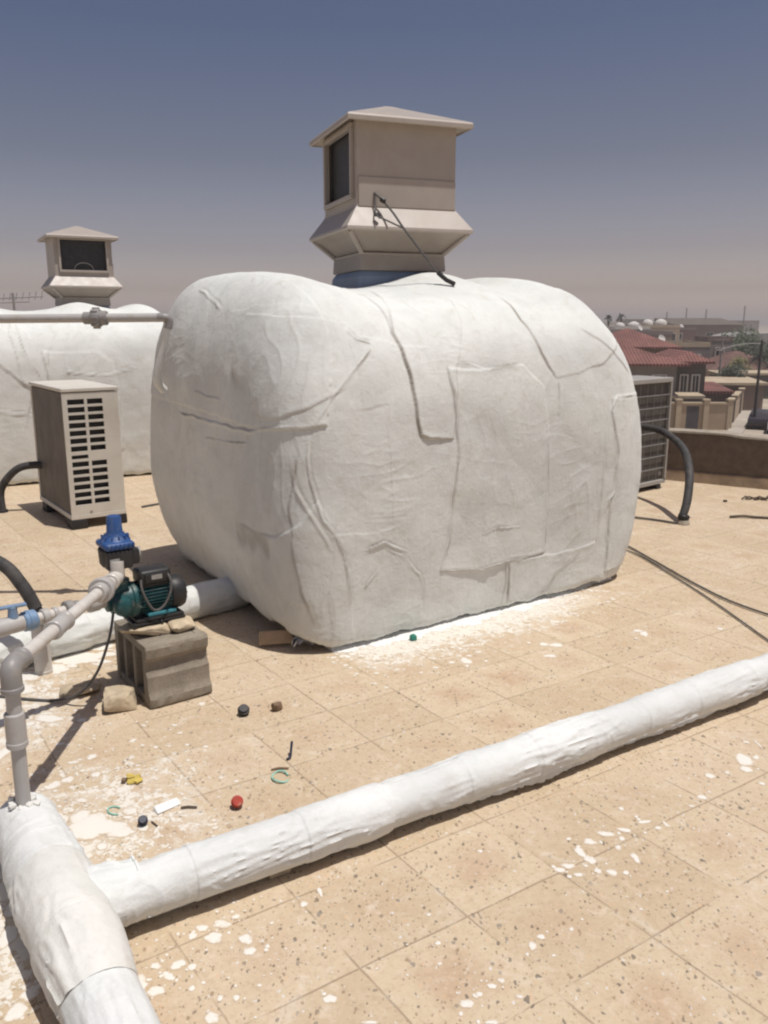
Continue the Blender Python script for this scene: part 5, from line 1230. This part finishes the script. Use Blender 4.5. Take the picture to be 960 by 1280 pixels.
def palm(label, x, y, h, seed):
    rr = random.Random(seed); t = thing('palm_tree', (x, y, GZ), 0, label, 'palm', 'trees of the town')
    m = MB().tube([(0, 0, 0), (.1, 0, h * .5), (0, 0, h)], [.28, .22, .2], 8, smooth=3); m.build('trunk', BARK, t); m = MB()
    for k in range(26):
        a = rr.uniform(0, 6.28); e = rr.uniform(-.5, 1.2); L_ = rr.uniform(1.2, 1.7); d = V((math.cos(a) * math.cos(e), math.sin(a) * math.cos(e), math.sin(e))); s = V((-math.sin(a), math.cos(a), 0)); p = V((0, 0, h))
        pts_ = [p, p + d * L_ * .5 + V((0, 0, .1)), p + d * L_ + V((0, 0, -.5))]
        for i in range(2):
            w0, w1 = (.10, .26) if i == 0 else (.26, .03)
            m.add([pts_[i] - s * w0, pts_[i] + s * w0, pts_[i + 1] + s * w1, pts_[i + 1] - s * w1], [(0, 1, 2, 3)])
    m.build('crown', LF[0], t, smooth=False)
palm('left one of two palms on the skyline beside the tank', 49.6, 188, 9.2, 1)
palm('right one of two palms on the skyline beside the tank', 52.4, 188, 9.5, 2)

# street furniture
sl = thing('street_lamp', (30.6, 68.5, GZ), 0, 'dark street lamp post with a long curved arm reaching left over the street', 'street lamp')
MB().tube([(0, 0, 0), (0, 0, 7.2)], [.13, .09], 10).build('post', M['black'], sl)
m = MB().tube([(0, 0, 6.9), (-.7, 0, 6.95), (-1.8, 0, 6.85), (-3.2, 0, 6.5)], .04, 8, smooth=5); m.build('arm', M['steel'], sl)
MB().box((-3.4, 0, 6.42), (.6, .2, .12), bev=.03).build('lamp_head', M['steel'], sl)
sl2 = thing('utility_pole', (38.0, 95, GZ), 0, 'thin grey utility pole in front of the mauve block', 'pole')
MB().tube([(0, 0, 0), (0, 0, 7.0)], [.14, .10], 8).build('post', W['grey'], sl2)
MB().box((0, 0, 6.7), (1.6, .1, .12)).build('crossbar', W['grey'], sl2)
for i, (x, y, h, lab) in enumerate(((83, 250, 11.5, 'left and shortest of the thin masts on the skyline'), (90.5, 255, 12.6, 'thin mast in the middle of the three on the skyline'), (94.5, 250, 12.2, 'rightmost thin mast of the three, above the left end of the warehouse'), (101.5, 240, 13.0, 'tall thin mast at the right end of the warehouse'))):
    t = thing('mast', (x, y, GZ), 0, lab, 'mast', 'masts on the skyline')
    MB().tube([(0, 0, 0), (0, 0, h)], [.22, .12], 6).build('pole', W['grey'], t)
    m = MB()
    for k in range(4): m.box((0, 0, h - .4 - .7 * k), (1.2 - .15 * k, .06, .06))
    m.build('crossbars', W['grey'], t, smooth=False)

def car(label, o, ang, paint, group='cars parked on the street'):
    t = thing('parked_car', (o[0], o[1], -7.01), ang, label, 'car', group)
    prof_ = [(-2.15, .35), (-2.2, .62), (-2.1, .88), (-1.55, .98), (-.95, 1.42), (.45, 1.46), (1.05, 1.02), (1.9, .90), (2.18, .72), (2.2, .36)]
    m = MB(); L_ = []
    for (y, k) in ((-.86, .93), (-.84, 1), (-.66, 1.02), (.66, 1.02), (.84, 1), (.86, .93)):
        L_.append([(x * (1 if abs(y) < .85 else .99), y * (.80 if z > 1.2 else 1), .35 + (z - .35) * (k if z > .5 else 1)) for x, z in prof_])
    m.loft(L_); m.build('body', paint, t, angle=30)
    for sy in (-1, 1):
        m = MB(); m.loft([[(x, sy * yy, z) for x, z, yy in ((-1.40, 1.02, .845), (-.88, 1.36, .70), (.38, 1.39, .70), (.92, 1.03, .845))], [(x, sy * (yy + .012), z) for x, z, yy in ((-1.40, 1.02, .845), (-.88, 1.36, .70), (.38, 1.39, .70), (.92, 1.03, .845))]]); m.build('side_window', W['glass'], t, smooth=False)
    m = MB(); m.loft([[(1.10, -.62, 1.03), (1.10, .62, 1.03), (.52, .55, 1.42), (.52, -.55, 1.42)], [(1.13, -.62, 1.05), (1.13, .62, 1.05), (.55, .55, 1.45), (.55, -.55, 1.45)]]); m.build('windscreen', W['glass'], t, smooth=False)
    for x in (-1.35, 1.35):
        for sy in (-1, 1):
            wh = MB().lathe((x, sy * .70, .33), (0, sy, 0), [(0, .30), (.02, .33), (.16, .33), (.18, .30)], 18).build('wheel', M['black'], t)
            MB().lathe((x, sy * .881, .33), (0, sy, 0), [(0, .2), (.012, .18), (.014, .05)], 14).build('rim', M['steel'], wh)
    for sy in (-1, 1): MB().box((2.16, sy * .62, .70), (.08, .3, .12), bev=.02).build('headlight', W['white'], t)
car('dark parked car by the foot of the street lamp', (31.6, 69.6), sang, mat('car_paint_dark', (.035, .03, .035), .3, .05, 2))
car('white parked car at the right edge of the street', (31.9, 66.6), sang, mat('car_paint_white', (.6, .6, .6), .3, .05, 2))

# dusty air over the roofs and the town
hz = bpy.data.materials.new('dusty_air'); hz.use_nodes = True
hn = hz.node_tree.nodes; hn.remove(hn['Principled BSDF'])
pvn = hn.new('ShaderNodeVolumePrincipled'); pvn.inputs['Color'].default_value = (.86, .80, .77, 1); pvn.inputs['Density'].default_value = .0011; pvn.inputs['Anisotropy'].default_value = .2
hz.node_tree.links.new(pvn.outputs[0], hn['Material Output'].inputs['Volume'])
tag(MB().box((0, 900, 3.0), (3060, 2260, 22.0)).build('haze', hz, smooth=False), 'dusty haze over the town', 'haze', kind='stuff')

# ------------------------------------------------------------------ camera, light, sky
cam = bpy.data.cameras.new('camera'); co = bpy.data.objects.new('camera', cam); col.objects.link(co)
cam.sensor_fit = 'VERTICAL'; cam.sensor_height = 24; cam.lens = 1036 / 1280 * 24
co.location = (0, 0, 1.65); co.rotation_euler = (math.pi / 2 - math.atan(238 / 1036), 0, 0)
cam.clip_start = .05; cam.clip_end = 8000
scene.camera = co

SUN = Vector((.25, -.14, 1)).normalized()
sl_ = bpy.data.lights.new('sun', 'SUN'); so = bpy.data.objects.new('sun', sl_); col.objects.link(so)
sl_.energy = 4.1; sl_.angle = R(.6); sl_.color = (1, .965, .915)
so.rotation_euler = (-SUN).to_track_quat('-Z', 'Y').to_euler(); so.location = (3, -2, 12)
el = math.asin(SUN.z); az = math.atan2(SUN.x, SUN.y)
w = bpy.data.worlds.new('World'); scene.world = w; w.use_nodes = True
nt = w.node_tree; bg = nt.nodes['Background']
sky = nt.nodes.new('ShaderNodeTexSky'); sky.sky_type = 'NISHITA'; sky.sun_disc = False
sky.sun_elevation = el; sky.sun_rotation = az; sky.air_density = 1.0; sky.dust_density = 4.0; sky.ozone_density = 1.0; sky.altitude = 600
# dust in the lower air: warms and brightens the sky towards the horizon
tc = nt.nodes.new('ShaderNodeTexCoord'); sx = nt.nodes.new('ShaderNodeSeparateXYZ'); nt.links.new(tc.outputs['Generated'], sx.inputs[0])
rp = nt.nodes.new('ShaderNodeValToRGB'); nt.links.new(sx.outputs[2], rp.inputs[0])
els = rp.color_ramp.elements; els[0].position = 0.0; els[0].color = (2.4, 1.98, 2.05, 1); els[1].position = 1.0; els[1].color = (.44, .40, .41, 1)
for pz, cc in ((.035, (1.14, .91, .915)), (.08, (.77, .59, .585)), (.175, (.535, .43, .415)), (.30, (.40, .37, .405))):
    e_ = els.new(pz); e_.color = (*cc, 1)
mx = nt.nodes.new('ShaderNodeMix'); mx.data_type = 'RGBA'; mx.blend_type = 'MULTIPLY'; mx.inputs[0].default_value = 1.0
nt.links.new(sky.outputs[0], mx.inputs[6]); nt.links.new(rp.outputs[0], mx.inputs[7])
nt.links.new(mx.outputs[2], bg.inputs[0]); bg.inputs[1].default_value = 0.145

vs = scene.view_settings; vs.view_transform = 'Standard'; vs.look = 'None'; vs.exposure = 0.0; vs.gamma = 1.0; vs.use_curve_mapping = False
cy = scene.cycles; cy.max_bounces = 6; cy.diffuse_bounces = 4; cy.glossy_bounces = 2; cy.transmission_bounces = 2; cy.use_denoising = True
cy.pixel_filter_type = 'BLACKMAN_HARRIS'; cy.filter_width = 2.2
